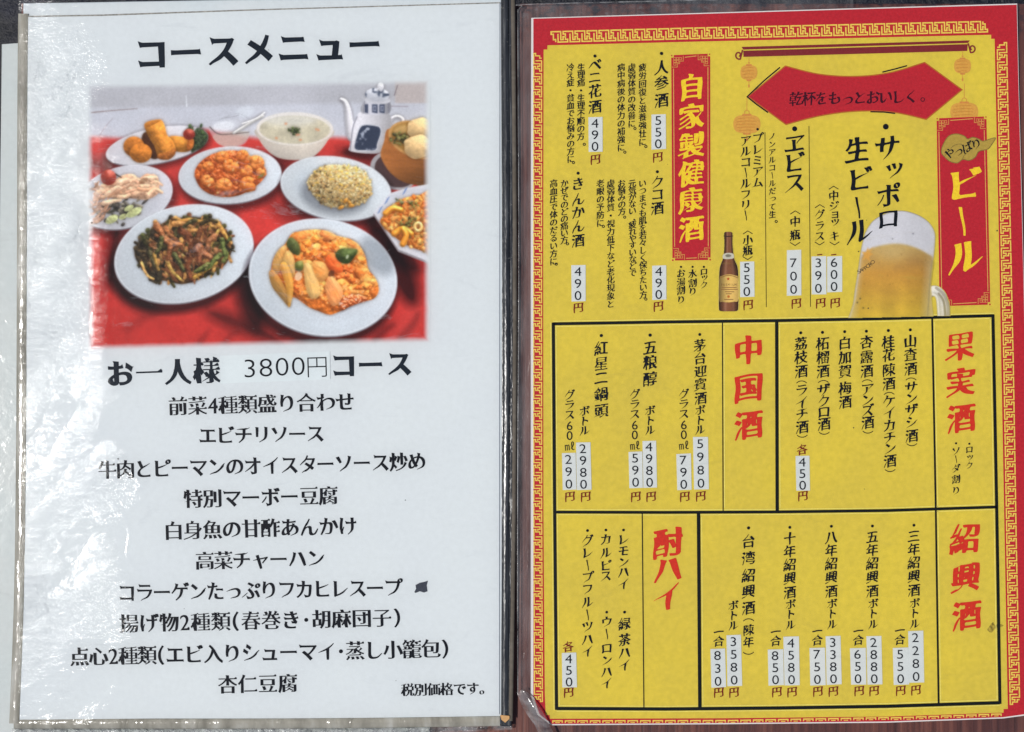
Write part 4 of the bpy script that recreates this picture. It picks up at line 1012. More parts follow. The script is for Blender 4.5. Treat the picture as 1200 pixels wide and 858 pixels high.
def fret(path, thick, period, flip=False, wd=1.45):
    P = [np.array(p, float) for p in path]; seg = [np.linalg.norm(P[i + 1] - P[i]) for i in range(len(P) - 1)]; L = sum(seg)
    n = int(round(L / period)); per = L / n; loops = []
    def at(u, v):
        u = min(max(u, 0), L - .001); k = 0
        while u > seg[k] and k < len(seg) - 1: u -= seg[k]; k += 1
        d = (P[k + 1] - P[k]) / seg[k]; q = P[k] + d * u; nrm = np.array([-d[1], d[0]])
        return tuple(q + nrm * v)
    for i in range(n):
        c = (i + .5) * per
        for U in (UA, UB):
            k = 5 if U is UB else len(U)
            pts = []
            for u, v in (UA if U is UA else UB[:5] + UB[5:6]):
                uu = c + u * per / 14.2; vv = v * thick / 14.0 * (-1 if flip else 1)
                if uu < 0 or uu > L: break
                pts.append((uu, vv))
            if len(pts) > 1:
                for lp in line([at(*p) for p in pts], wd): loops.append(lp)
    return loops
def border_fret(paths, label):
    # each stroke of the fret is its own outline: filled separately, then joined in one mesh
    V, Fc = [], []
    for path, th, per, fl, wd in paths:
        for k, lp in enumerate(fret(path, th, per, fl, wd)):
            q = len(V); n = len(lp) // 2; z = zl(3 + (k % 2) * .3)
            for p in lp: V.append(W(p[0], p[1], z))
            for j in range(n - 1): Fc.append((q + j, q + j + 1, q + 2 * n - 2 - j, q + 2 * n - 1 - j))
    me = mesh('key_fret', V, Fc)
    bm = bmesh.new(); bm.from_mesh(me)
    for f in bm.faces:
        if f.normal.z < 0: f.normal_flip()
    bm.to_mesh(me); bm.free()
    return kid(link('key_fret', me, M_GOLD, None, None, label), MR)
border_fret([([(641.5, 43.6), (800, 39.4), (1000, 35.0), (1161.5, 31.2)], 13.8, 14.2, False, 1.6)], 'golden key pattern along the top border')
border_fret([([(630.1, 58), (630, 300), (630.2, 600), (631, 827)], 10.4, 15.0, True, 1.3)], 'golden key pattern down the left border')
border_fret([([(1174, 45.5), (1178, 250), (1182, 430), (1185.5, 640), (1189.5, 830)], 12.4, 14.6, False, 1.45)], 'golden key pattern down the right border')
bf = []
for i in range(36):
    t = (i + .5) / 36; x = 646 + 529 * t; y = (845.2 - 1.0 * t) if x < 850 else 844.9 - (x - 850) * .0185
    if x > 1040: y = 841.9 - (x - 1040) * .036
    bf.append([(x - 6.2, y - 1), (x + 6.2, y - 1.2), (x + 6.2, y + 2.0), (x + 4.9, y + 2.0), (x + 4.9, y + .3), (x - 4.9, y + .5), (x - 4.9, y + 2.2), (x - 6.2, y + 2.2)])
    bf.append([(x - 2.6, y + 1.4), (x + 2.6, y + 1.2), (x + 2.6, y + 2.2), (x - 2.6, y + 2.3)])
rpart('key_fret', bf, M_GOLD, 3, 'golden key pattern cut off along the bottom edge')

# scroll bar, lanterns, bow-tie banner
sb = rpart('scroll_bar', [[(869, 55), (1136.5, 47.4), (1134.5, 50.4), (871, 58.2)], [(871, 59.6), (1134, 51.8), (1133.6, 59.8), (871.2, 66.8)]], M_BROWN, 3, 'brown-red printed bar with curled ends')
for cx, cy, sg in ((865.8, 64.6, 1), (1139, 56.8, -1)):
    sp_ = [(cx + sg * (4.6 - .55 * a) * math.cos(a + 1.2), cy + (4.6 - .55 * a) * math.sin(a + 1.2) * 1.1) for a in np.linspace(0, 6.6, 22)]
    kid(link('scroll_curl', fill_mesh('scroll_curl', line([(cx + sg * 4.4, cy - 6)] + sp_, 1.8), zl(3.4)), M_BROWN), sb)
def lantern(cx, cy, rx, ry, big):
    lp = [smooth([(cx - rx, cy), (cx - rx * .78, cy - ry * .78), (cx, cy - ry), (cx + rx * .78, cy - ry * .78), (cx + rx, cy), (cx + rx * .78, cy + ry * .78), (cx, cy + ry), (cx - rx * .78, cy + ry * .78)], True, 4)]
    o = rpart('lantern', lp, M_LANT, 3, 'large printed orange lantern' if big else 'small printed orange lantern')
    pc = [[(cx - rx * .32, cy - ry - 1), (cx + rx * .32, cy - ry - 1), (cx + rx * .36, cy - ry + 1.2), (cx - rx * .36, cy - ry + 1.2)],
          [(cx - rx * .3, cy + ry - .6), (cx + rx * .3, cy + ry - .6), (cx + rx * .26, cy + ry + 1.4), (cx - rx * .26, cy + ry + 1.4)]]
    if big: pc += line([(cx - 3, cy - ry - 1), (cx - 2.4, cy - ry - 4), (cx, cy - ry - 5.6), (cx + 2.4, cy - ry - 4), (cx + 3, cy - ry - 1)], .8)
    else: pc += [disc(cx, cy - ry - 2.6, 1.2, 1.2, 8)]
    pc += line([(cx, cy - ry - (6 if big else 3)), (cx + .2, cy - ry - (22 if big else 8))], .6) + line([(cx, cy + ry + 1.4), (cx, cy + ry + 5)], .6) + [disc(cx, cy + ry + 7, 1.1, 2.2, 8)]
    kid(link('lantern_cap', fill_mesh('lantern_cap', pc, zl(3.3)), ink('lantern cap', C(206, 140, 72))), o)
    bars = []
    for k in range(5 if big else 4):
        y = cy + ry * (-.62 + 1.3 * k / (4 if big else 3)); hw = rx * math.sqrt(max(0, 1 - ((y - cy) / ry) ** 2)) * .8
        bars += line([(cx - hw, y + .5), (cx, y - .5), (cx + hw * .8, y - .2)], .7)
    kid(link('lantern_rib', fill_mesh('lantern_rib', bars, zl(3.4)), ink('lantern rib', C(196, 134, 60))), o)
lantern(877.6, 85, 10, 8.8, False); lantern(875.2, 145.5, 16, 11, True); lantern(1128, 77.4, 10, 8.8, False); lantern(1130, 131, 16.5, 11, True)
BT = [(876.6, 113.2)] + smooth([(920.4, 77.4), (960, 87), (1003, 89.6), (1044, 85), (1083.6, 73.2)], False, 6) + [(1127.4, 105.2)] + smooth([(1085.4, 140), (1046, 131.5), (1003, 130.4), (960, 136), (921, 146)], False, 6)
bn = rpart('bow_tie_banner', [BT], M_RED, 4, 'red bow-tie shaped slogan banner')
kid(link('banner_rim', fill_mesh('banner_rim', line(BT, 1.3, True), zl(4.5)), M_RUST), bn)
for ol in ([(914, 79), (896, 94), (877, 112), (875.6, 113.5), (886, 122), (900, 132)], [(1034, 84.6), (1050, 80.6), (1063, 77)], [(1020, 131), (1036, 131.4), (1049, 133)]):
    kid(link('banner_outline', fill_mesh('banner_outline', line(ol, 1.5), zl(4.6)), M_BLACK), bn)
def hrow(txt, xa, ya, xb, yb, size, style='brush'):
    loops = []; n = len(txt); ang = math.atan2(yb - ya, xb - xa)
    for i, ch in enumerate(txt):
        t = i / (n - 1); x, y = xa + (xb - xa) * t, ya + (yb - ya) * t
        if ch == '。': loops.extend(line(disc(x - size * .1, y + size * .22, size * .13, None, 12), .9, True)); continue
        place(loops, ch, x, y + (size * .08 if ch == 'っ' else 0), size, ang, style)
    return loops
kid(link('lettering', fill_mesh('lettering', hrow('乾杯をもっとおいしく。', 933, 115.8, 1083, 113, 17), zl(5)), ink('banner ink', C(64, 18, 32))), bn)

# vertical red heading banners
def corner(x, y, sx, sy, k=1.0):
    g = []; u = 3.2 * k
    for a, b in ((1, 1), (2, 1), (1, 2), (3, 1), (1, 3), (2, 2)):
        X0, Y0 = x + sx * (a - .42) * u, y + sy * (b - .42) * u; X1, Y1 = x + sx * (a + .42) * u, y + sy * (b + .42) * u
        g += line([(X0, Y0), (X1, Y0), (X1, Y1), (X0, Y1)], .62 * k, True)
    g += line([(x + sx * 4.1 * u, y), (x + sx * 4.1 * u, y + sy * 1.9 * u), (x + sx * 2.8 * u, y + sy * 1.9 * u), (x + sx * 2.8 * u, y + sy * 2.8 * u), (x + sx * 1.9 * u, y + sy * 2.8 * u), (x + sx * 1.9 * u, y + sy * 4.1 * u), (x, y + sy * 4.1 * u)], .75 * k)
    return g
def banner(quad, label, chars, size):
    (xa, ya), (xb, yb), (xc, yc), (xd, yd) = quad        # tl tr br bl
    cut = 3.0
    o = rpart('heading_banner', [[(xa + cut, ya), (xb - cut, yb), (xb - cut, yb + cut), (xb, yb + cut), (xc, yc - cut), (xc - cut, yc - cut), (xc - cut, yc), (xd + cut, yd), (xd + cut, yd - cut), (xd, yd - cut), (xa, ya + cut), (xa + cut, ya + cut)],
                             disc(xa + .6, ya + .6, .9, n=6), disc(xb - .6, yb + .6, .9, n=6), disc(xc - .4, yc - .4, 1.1, n=6), disc(xd + .4, yd - .4, 1.1, n=6)], M_RED, 4, label)
    i = 2.6; j = 16
    tr_ = line([(xa + i, ya + j), (xd + i, yd - j)], .9) + line([(xb - i, yb + j), (xc - i, yc - j)], .9) + line([(xa + j, ya + i), (xb - j, yb + i)], .9) + line([(xd + j, yd - i), (xc - j, yc - i)], .9)
    me = []
    for lp in tr_: me.append(lp)
    kid(link('trim_line', fill_mesh('trim_line', me, zl(4.5)), ink('banner gold', C(214, 168, 88))), o)
    for (x, y, sx, sy) in ((xa + 1, ya + 1, 1, 1), (xb - 1, yb + 1, -1, 1), (xc - 1, yc - 1, -1, -1), (xd + 1, yd - 1, 1, -1)):
        V, Fc = [], []
        for k, lp in enumerate([l for l in corner(x, y, sx, sy)]): pass
        kid(link('corner_ornament', fill_mesh('corner_ornament', corner(x, y, sx, sy), zl(4.7)), ink('ornament gold', C(206, 150, 78))), o)
    lp = []
    for ch, x, y, sz in chars: glyph_at(lp, ch, x, y, sz, 'bold')
    kid(link('lettering', fill_mesh('lettering', lp, zl(5)), M_YEL), o)
    return o
banner([(786.6, 64.6), (832.2, 63), (832.6, 304.8), (788, 305.4)], 'narrow red heading banner with yellow characters', [('自', 810.5, 102, 31), ('家', 810.5, 136.5, 31), ('製', 810.5, 170.5, 31), ('健', 810.5, 203, 31), ('康', 810, 234.5, 30), ('酒', 810.2, 268, 31)], 30)
bb = banner([(1097.6, 138.6), (1156, 136.6), (1160.4, 357.2), (1101, 358.8)], 'wide red heading banner with an ochre cloud', [('ビ', 1131, 216, 41), ('ー', 1127.5, 259.5, 38), ('ル', 1131, 301, 44)], 38)
cl = smooth([(1103, 178), (1106, 168), (1112, 159.5), (1121, 157), (1130, 159.5), (1134, 163), (1140, 161), (1147, 163), (1152, 165.5), (1160, 163), (1166.5, 162), (1161, 171), (1157, 175), (1147, 177.5), (1143, 184), (1136, 188), (1128, 187), (1122, 191), (1114, 189.5), (1108, 185)], True, 5)
cd = rpart('cloud', [cl], M_CLOUD, 5.5, None, bb)
kid(link('cloud_outline', fill_mesh('cloud_outline', line(cl, .9, True) + line(smooth([(1128, 187), (1130, 182), (1136, 177)], False, 5), .7) + line(smooth([(1114, 174), (1119, 170), (1126, 169), (1132, 172)], False, 5), .7), zl(5.8)), ink('cloud line', C(128, 112, 56))), cd)
lp = hrow('やっぱり', 1112.5, 180, 1144, 169, 13)
kid(link('lettering', fill_mesh('lettering', lp, zl(6.2)), M_BLACK), cd)

# ruled boxes
def box_rule(pts, w_): return line(pts, w_)
RT = [(648.4, 379.6), (780, 377.4), (912, 375.8), (1040, 373.4), (1164.6, 370)]
RM = [(650.3, 600.2), (780, 600.6), (912, 600.0), (1040, 598.4), (1168.4, 594.2)]
RB = [(652.2, 830.4), (780, 831), (912, 829.8), (1040, 827.8), (1171.6, 823.6)]
HALO = ink('pale printed line', C(240, 226, 120))
def sh(pts, dx, dy, cut=4): 
    P = [list(p) for p in pts]
    if dx: P[0][1] += cut; P[-1][1] -= cut
    else: P[0][0] += cut; P[-1][0] -= cut
    return [(x + dx, y + dy) for x, y in P]
for pts in (sh(RT, 0, 3.2), sh(RT, 0, -2.9, 0), sh(RM, 0, 3.0), sh(RM, 0, -3.0), sh(RB, 0, -3.2), sh(RB, 0, 3.0, 0), sh([(648.4, 378), (650, 600), (652.2, 832)], 3.2, 0), sh([(648.4, 378), (650, 600), (652.2, 832)], -2.9, 0, 0), sh([(1163.6, 368.6), (1168, 594), (1171.8, 825)], -3.2, 0),
            sh([(910.2, 377), (910.8, 599)], 3.4, 0), sh([(818.6, 602), (820.2, 830)], 3.6, 0), sh([(846.6, 378.5), (847.4, 599)], 1.8, 0), sh([(1092.4, 373.5), (1096.6, 596), (1100, 825.5)], 2.4, 0)):
    rpart('pale_rule', line(pts, .8), HALO, 2.8, 'thin pale yellow line beside a black rule')
for pts, w_ in ((RT, 3.6), (RM, 3.4), (RB, 3.9), ([(648.4, 378), (650, 600), (652.2, 832)], 3.8), ([(1163.6, 368.6), (1168, 594), (1171.8, 825)], 3.8), ([(910.2, 377), (910.8, 599)], 4.0), ([(818.6, 602), (820.2, 830)], 4.2)):
    rpart('rule', line(pts, w_), M_RULE, 3 + .1 * (int(pts[0][0]) % 3), 'thick black ruled line')
for pts, w_ in (([(846.6, 378.5), (847.4, 599)], 1.3), ([(1092.4, 373.5), (1096.6, 596), (1100, 825.5)], 2.3), ([(752.6, 602), (754.6, 829.5)], 1.3), ([(896.4, 155), (898, 360)], .75), ([(948, 147.6), (949.8, 359.6)], .75)):
    rpart('rule', line(pts, w_), M_RULE, 3.4, 'thin black ruled line')

# the two printed pictures
PIC_Y = paper('picture printed on yellow paper', C(219, 197, 70), C(211, 190, 74), C(178, 160, 72), 1.0, .09, True)
def beer_mug():
    p = Painter(994, 240, 1118, 376, 2.2); F = p.full(); X, Y = p.X, p.Y
    edge = lambda y: (998 + (372 - y) * .115, 1087 + (372 - y) * .09)
    # handle
    p.strk([(1086, 346), (1093, 341), (1099, 342.5), (1104.5, 352), (1106, 374)], 6.0, 6.6, (204, 207, 216), .25, 12, .6, 0, 0)
    p.strk([(1097, 337.5), (1105, 344), (1110.6, 356), (1111.6, 374)], 1.6, 2.2, (150, 152, 164), 0, flat=True)
    p.strk([(1100, 344), (1106, 354), (1108, 374)], 1.2, 1.4, (110, 112, 126), 0, flat=True)
    p.strk([(1093, 345), (1098, 350), (1100, 374)], 1.5, 1.5, (238, 240, 244), 0, flat=True)
    body = [(996, 400), (1000, 352), (1005, 318), (1008, 297), (1011, 282), (1015, 270), (1024, 258), (1040, 249.5), (1058, 247), (1076, 252), (1089, 261), (1095.5, 272), (1096, 284), (1094, 306), (1091, 334), (1086, 400)]
    w_, a = p.poly(body)
    base = (np.array([206, 206, 212]) / 255)[None, None] * (1 + .07 * p.noise(w_, 22, 3, 3) - .0)[..., None]
    sh_ = np.clip((X[w_] - 1050) / 50, 0, 1)[..., None]; base = base * (1 - .07 * sh_)
    p.put(w_, a, np.clip(base, 0, 1)); body_a = np.zeros_like(X); body_a[w_] = a
    # beer
    beer = [(999, 400), (1003, 346), (1007, 318), (1010, 300), (1022, 291), (1040, 286.5), (1056, 286), (1072, 290), (1086, 297), (1094, 305), (1091, 334), (1085, 400)]
    w_, a = p.poly(beer, True, .8)
    t = np.clip((Y[w_] - 286) / 86, 0, 1)[..., None]; x_ = np.clip((X[w_] - 1002) / 90, 0, 1)[..., None]
    top_ = np.array([194, 166, 104]) / 255; mid = np.array([192, 144, 66]) / 255; lowc = np.array([200, 164, 58]) / 255
    c = np.where(t < .4, top_ * (1 - t / .4) + mid * t / .4, mid * (1 - (t - .4) / .6) + lowc * (t - .4) / .6)
    c = c * (1 - .16 * np.clip(x_ - .55, 0, 1) * 2 - .05 * np.clip(.3 - x_, 0, 1))
    k = p.noise(w_, 16, 6, 3, .3, 1.5)[..., None]; c = c + np.array([.14, .12, .02]) * k
    wl = np.exp(-((x_ - .28) / .1) ** 2) * .05 + np.exp(-((x_ - .62) / .06) ** 2) * .05; c = c + wl * np.clip(t * 2 - .6, 0, 1) * np.array([1, .9, .3])
    br = np.exp(-(((X[w_] - 1072) / 14) ** 2 + ((Y[w_] - 312) / 12) ** 2))[..., None]; c = c * (1 - .16 * br) + np.array([.70, .46, .22]) * .16 * br
    hz = np.exp(-(((X[w_] - 1046) / 20) ** 2 + ((Y[w_] - 296) / 9) ** 2))[..., None]; c = c * (1 - .4 * hz) + np.array([.80, .72, .52]) * .4 * hz
    p.put(w_, a, np.clip(c, 0, 1))
    # glass walls
    for s_ in (0, 1):
        xe = edge(Y)[s_]; d = (X - xe) if s_ == 0 else (xe - X)
        g = np.clip(1 - d / (9 if s_ == 0 else 11), 0, 1) * np.clip((Y - 285) / 30, 0, 1) * body_a
        p.c = p.c * (1 - .5 * g[..., None]) + np.array([206, 198, 178]) / 255 * .5 * g[..., None]
    p.strk([(1092.6, 306), (1090, 330), (1087, 372)], .8, .8, (150, 136, 104), 0, flat=True)
    st_ = []
    for k_ in range(10):
        r_ = 9.5 if k_ % 2 == 0 else 3.9; a_ = -math.pi / 2 + .15 + k_ * math.pi / 5; st_.append((1016 + r_ * .8 * math.cos(a_), 299 + r_ * math.sin(a_)))
    w_, a = p.poly(st_, False); p.put(w_, a * .8, (222, 164, 74))
    w_, a = p.poly([(1017, 293), (1024, 289), (1019, 298)], False); p.put(w_, a * .5, (222, 164, 74))
    R = random.Random(2)
    for i in range(26):
        w_, a, q = p.ell(R.uniform(1004, 1088), R.uniform(292, 370), R.uniform(.4, .7), R.uniform(.4, .7)); p.put(w_, a * .5, (120, 90, 40))
    for x, y in ((1004.6, 354.6), (1011.8, 361), (1008, 350)): w_, a, q = p.ell(x, y, .9, .9); p.put(w_, a, (50, 46, 40))
    w_, a, q = p.ell(1046, 280, .8, .6); p.put(w_, a, (90, 90, 94)); w_, a, q = p.ell(1070, 274, .9, .7); p.put(w_, a, (90, 90, 100))
    for k_ in range(3): p.c[..., k_] = .35 * p.c[..., k_] + .65 * p.blur(p.c[..., k_], 1.1)
    inside = p.blur(body_a, 2.0); gl_ = np.clip(1 - (inside - .5) * 3.2, 0, 1) * (body_a > .5); p.a = p.a * (1 - .45 * gl_ * (Y > 262)); p.a = np.where(p.blur(p.a, .8) < p.a, .5 * p.a + .5 * p.blur(p.a, .8), p.a)
    p.a = p.a * (1 - .25 * np.clip((Y - 335) / 40, 0, 1)) * (1 - .22 * np.clip((X - 1085) / 10, 0, 1) * np.clip((Y - 300) / 20, 0, 1))
    p.a = p.a * np.clip((372.4 - .02 * (X - 1000) - Y) * 2 + .5, 0, 1)
    return p
mug = kid(picture('beer_mug_picture', beer_mug(), zl(5.3), PIC_Y, None, 'printed picture of a full frosty beer mug', thr=.25), MR)
def free_text(txt, x0, y0, x1, y1, size, style='gothic', sx=1.0, arc=0):
    lp = []; n = len(txt); ang = math.atan2(y1 - y0, x1 - x0)
    for i, ch in enumerate(txt):
        t = i / max(1, n - 1); place_c(lp, ch, x0 + (x1 - x0) * t, y0 + (y1 - y0) * t + arc * math.sin(math.pi * t), size, ang, style, sx=sx)
    return lp
kid(link('lettering', fill_mesh('lettering', free_text('SAPPORO', 1006, 317.5, 1022.5, 307, 6.4, sx=1.1, arc=1.0), zl(5.7)), ink('mug lettering', C(74, 64, 48))), mug)
def bottle():
    p = Painter(839, 268, 869, 368, 4); X, Y = p.X, p.Y; F = p.full()
    out = [(849.2, 272.4), (853, 271.6), (857.6, 272.4), (858.4, 277), (858.2, 284), (859.2, 296), (860.6, 304), (864, 312), (865.2, 322), (865.4, 345), (865.2, 360), (863.4, 364.4), (853.6, 365), (844, 364.4), (842.4, 360), (842.4, 345), (842.8, 322), (844, 312), (847, 304), (848.4, 296), (849, 284), (848.6, 277)]
    w_, a = p.poly([(853.8 + (x - 853.8) * 1.06, y) for x, y in out]); p.put(w_, a, (226, 206, 110))
    w_, a = p.poly(out); hw = np.interp(Y[w_], [272, 282, 298, 306, 314, 322, 365], [4.6, 4.4, 5.4, 7.6, 10, 11.2, 11.4]); u = (X[w_] - 853.9) / hw
    b = (np.array([116, 74, 50]) / 255)[None, None] * (1.15 - .75 * np.abs(u) ** 2.2)[..., None] + .10 * np.exp(-((u + .35) / .16) ** 2)[..., None] + .05 * np.exp(-((u - .5) / .12) ** 2)[..., None]
    b = b + np.array([.05, .03, .02]) * p.noise(w_, 7, 4, 2)[..., None]
    p.put(w_, a, np.clip(b, 0, 1))
    w_, a = p.poly([(847.8, 298), (853.6, 296.4), (859.2, 297.6), (859.8, 302.4), (853.4, 303.8), (847.2, 302.8)]); p.put(w_, a, (198, 194, 178)); 
    w_, a, q = p.ell(853.4, 299.8, 3.4, 1.7); p.put(w_, a, (128, 124, 108))
    lab = [(842.9, 327), (846, 323.4), (853.8, 321.6), (861.6, 323), (865, 326.4), (865.2, 351), (860, 353.6), (853.6, 354.4), (847, 353.8), (842.6, 351.4)]
    w_, a = p.poly(lab); u = (X[w_] - 853.9) / 11.3
    c = (np.array([212, 178, 100]) / 255)[None, None] * (1.08 - .28 * np.abs(u - .25) ** 1.6)[..., None]; c = c * (1 - .25 * np.clip(-u - .3, 0, 1))[..., None]; p.put(w_, a, np.clip(c, 0, 1))
    p.strk([(844, 325.6), (849, 323.6), (854, 322.8), (860, 323.8), (864, 325.6)], .5, .5, (150, 112, 60), 0, flat=True)
    st_ = [(853.4 + (2.2 if k_ % 2 == 0 else .9) * math.cos(-math.pi / 2 + k_ * math.pi / 5), 326.9 + (2.2 if k_ % 2 == 0 else .9) * math.sin(-math.pi / 2 + k_ * math.pi / 5)) for k_ in range(10)]
    w_, a = p.poly(st_, False); p.put(w_, a, (176, 66, 34))
    for y, x0_, x1_, k_ in ((337, 846, 863, .5), (339.2, 845, 864, .35), (342, 850, 860, .6), (344.4, 851, 857, .6), (351, 849, 859, .5)):
        p.strk([(x0_, y), (x1_, y)], .45, .45, (140, 102, 62), 0, flat=True)
    w_, a, q = p.ell(853.8, 347.6, 1.5, 1.5); p.put(w_, a, (186, 108, 46))
    p.strk([(848.4, 276.6), (853, 277.2), (858.6, 276.6)], .5, .5, (52, 34, 28), 0, flat=True)
    return p
bot = kid(picture('beer_bottle_picture', bottle(), zl(5.3), PIC_Y, None, 'printed picture of a small brown beer bottle', thr=.25), MR)
kid(link('lettering', fill_mesh('lettering', free_text('PREMIUM', 846, 333.8, 862, 333.8, 4.2, sx=.8), zl(5.7)), ink('label lettering', C(118, 86, 52))), bot)

# columns of lettering: text, x first, y first, x last, y last, size, style
V = [('疲労回復と滋養強壮に', 752.9, 79, 752.9, 166.5, 9.7, 'small'), ('虚弱体質の改善に', 740.3, 79, 740.3, 145, 9.7, 'small'), ('病中病後の体力の補強に', 727.8, 79, 727.8, 173, 9.7, 'small'),
     ('生理痛・生理不順の方', 681, 79, 680.6, 160, 9.7, 'small'), ('冷え症・貧血でお悩みの方に', 668.4, 79, 668.8, 186.5, 9.7, 'small'),
     ('いつまでも肌を若々しく保ちたい方', 752.8, 215, 753.8, 345.5, 9.7, 'small'), ('元気がない、疲れやすいなどで', 740.8, 215, 741.4, 320, 9.7, 'small'), ('お悩みの方', 728.2, 215, 728.8, 248, 9.7, 'small'),
     ('虚弱体質・視力低下など老化現象と', 715.7, 215, 715.6, 356.5, 9.7, 'small'), ('老眼の予防に', 703.5, 215, 703.5, 261.5, 9.7, 'small'), ('かぜでのどの痛い方', 661.4, 215, 661.2, 281.5, 9.7, 'small'), ('高血圧で体のだるい方に', 648.8, 215, 648.6, 306.5, 9.7, 'small'),
     ('ノンアルコールだって生', 904.6, 160, 905.2, 251.5, 9.0, 'small')]
DOTS = {0: (756.8, 171.8), 1: (744, 150.6), 2: (732.2, 178.4), 3: (684.6, 169.2), 4: (672, 190.6), 5: (756.8, 350.6), 7: (732, 254.6), 9: (707, 265.4), 10: (665, 285.8), 11: (651.8, 309.6), 12: (909.6, 259.6)}
for i, v in enumerate(V):
    lp = vcol(*v)
    if i in DOTS: lp += line(disc(DOTS[i][0], DOTS[i][1], 1.35, n=10), .9, True)
    rpart('lettering', lp, M_BLACK, 5)
def chars(spec, mat, k=5, label=None, style='brush', name='lettering'):
    lp = []
    for ch, x, y, sz in spec: glyph_at(lp, ch, x, y, sz, style)
    return rpart(name, lp, mat, k, label)
def seq(txt, x, ys, sz, x1=None):
    n = len(txt); x1 = x if x1 is None else x1
    return [(c, x + (x1 - x) * i / max(1, n - 1), y, sz) for i, (c, y) in enumerate(zip(txt, ys)) if c != ' ']
chars(seq('・人参酒', 775.2, (62.7, 79, 97, 117.6), 17.5), M_BLACK); chars(seq('・ベニ花酒', 697.2, (65.7, 76, 90.5, 106.8, 125), 16.5), M_BLACK)
chars(seq('・クコ酒', 770.3, (201.3, 213.8, 227.8, 244), 16), M_BLACK); chars(seq('・きんかん酒', 677.4, (203, 215.6, 233.6, 249, 265.4, 282), 16), M_BLACK)
chars(seq('・ロック', 824.8, (312.8, 318.4, 326, 334), 9.5), M_BLACK); chars(seq('・水割り', 811.6, (312.8, 320.8, 331.8, 341.8), 10.5), M_BLACK); chars(seq('・お湯割り', 798, (312.8, 320.4, 330.6, 340.4, 351.6), 10.5), M_BLACK)
chars(seq('・ヱビス', 931.2, (151, 168, 190.5, 214), 26), M_BLACK)
chars([('・', 1038, 148.5, 30), ('サ', 1039.4, 173, 31), ('ッ', 1046, 200, 26), ('ポ', 1041.4, 229.4, 30), ('ロ', 1041, 256, 27)], M_BLACK, 6.4)
chars([('生', 1004.6, 176, 31), ('ビ', 1008, 210, 31), ('ー', 1005, 243.5, 29), ('ル', 1007, 271, 33)], M_BLACK, 6.4)
chars(seq('・プレミアム', 887.8, (151.5, 162, 175, 188, 201, 214), 13.5), M_BLACK)
chars(seq('アルコールフリー', 873.8, (165, 177.4, 190, 202.4, 215, 228, 240.4, 252.6), 13.5), M_BLACK)
chars(seq('〈小瓶〉', 876.2, (272.4, 281.6, 293.6, 302.6), 12.5), M_BLACK); chars(seq('〈中瓶〉', 931.8, (249, 259.8, 275.4, 286), 13), M_BLACK)
chars(seq('〈グラス〉', 960.6, (241.6, 251.6, 264.6, 276.8, 285.4), 12.5), M_BLACK); chars(seq('〈中ジョッキ〉', 976.8, (220, 229.4, 241.4, 251.8, 261, 276.8, 285.4), 12.5, 978), M_BLACK)
# lower boxes
Q5 = lambda X, Y: (620 + X / 3.9, 380 + Y / 3.9)
Q6 = lambda X, Y: (900 + X / 3.73, 370 + Y / 3.73)
Q7 = lambda X, Y: (620 + X / 3.2, 590 + Y / 3.2)
Q8 = lambda X, Y: (840 + X / 3.203, 590 + Y / 3.203)
def col(Q, txt, x, ys, sz, mat=None, x1=None, **k):
    x1 = x if x1 is None else x1; n = len(txt); sp = []
    for i, (c, y) in enumerate(zip(txt, ys)):
        X, Y = Q(x + (x1 - x) * i / max(1, n - 1), y); sp.append((c, X, Y, sz * (.82 if c in '（）' or (c in '陳年' and '陳年' in txt) else 1)))
    return chars(sp, mat or M_BLACK, **k)
col(Q5, '・茅台迎賓酒', 780, (47, 97, 155, 215, 275, 338), 15.2, x1=784); col(Q5, '・五粮醇', 553, (50, 107, 175, 250), 17.5); col(Q5, '・紅星二鍋頭', 330, (52, 110, 180, 245, 320, 395), 17)
for x, d in ((782, 0), (553, 2), (253, 4)): col(Q5, 'ボトル', x, (393 + d, 438 + d, 482 + d), 12.5)
for x, d in ((707, 0), (483, 1), (185, 4)): col(Q5, 'グラス60㎖', x, (320 + d, 365 + d, 410 + d, 460 + d, 505 + d, 553 + d), 13)
col(Q6, '・山査酒（サンザシ酒）', 622, (62, 112, 170, 232, 277, 314, 362, 412, 465, 525, 564), 16, x1=629); col(Q6, '・桂花陳酒（ケイカチン酒）', 526, (65, 115, 172, 237, 297, 340, 374, 425, 480, 532, 580, 635, 677), 16, x1=534)
col(Q6, '・杏露酒（アンズ酒）', 430, (68, 115, 180, 242, 285, 322, 368, 414, 467, 509), 16, x1=437); col(Q6, '・白加賀梅酒', 335, (70, 120, 182, 243, 317, 377), 16, x1=338)
col(Q6, '・柘榴酒（ザクロ酒）', 238, (73, 122, 182, 243, 288, 324, 375, 420, 473, 514), 16, x1=246); col(Q6, '・荔枝酒（ライチ酒）', 143, (75, 122, 182, 243, 290, 326, 380, 430, 487, 527), 16, x1=150)
col(Q6, '・ロック', 880, (560, 585, 622, 655), 9.5); col(Q6, '・ソーダ割り', 822, (558, 592, 628, 668, 715, 765), 10.5)
col(Q7, '・レモンハイ', 354, (100, 135, 178, 220, 258, 303), 14); col(Q7, '・緑茶ハイ', 358, (408, 452, 512, 560, 607), 15); col(Q7, '・カルピス', 288, (100, 135, 185, 233, 272), 14); col(Q7, '・ウーロンハイ', 291, (408, 445, 490, 543, 588, 632, 675), 14)
col(Q7, '・グレープフルーツハイ', 219, (102, 140, 185, 232, 277, 322, 370, 418, 463, 510, 555), 14.5)
col(Q7, '・台湾紹興酒（陳年）', 823, (92, 142, 205, 270, 330, 392, 437, 475, 520, 562), 16.5); col(Q7, 'ボトル', 766, (383, 420, 458), 12.5); col(Q7, '一合', 711, (482, 517), 13)
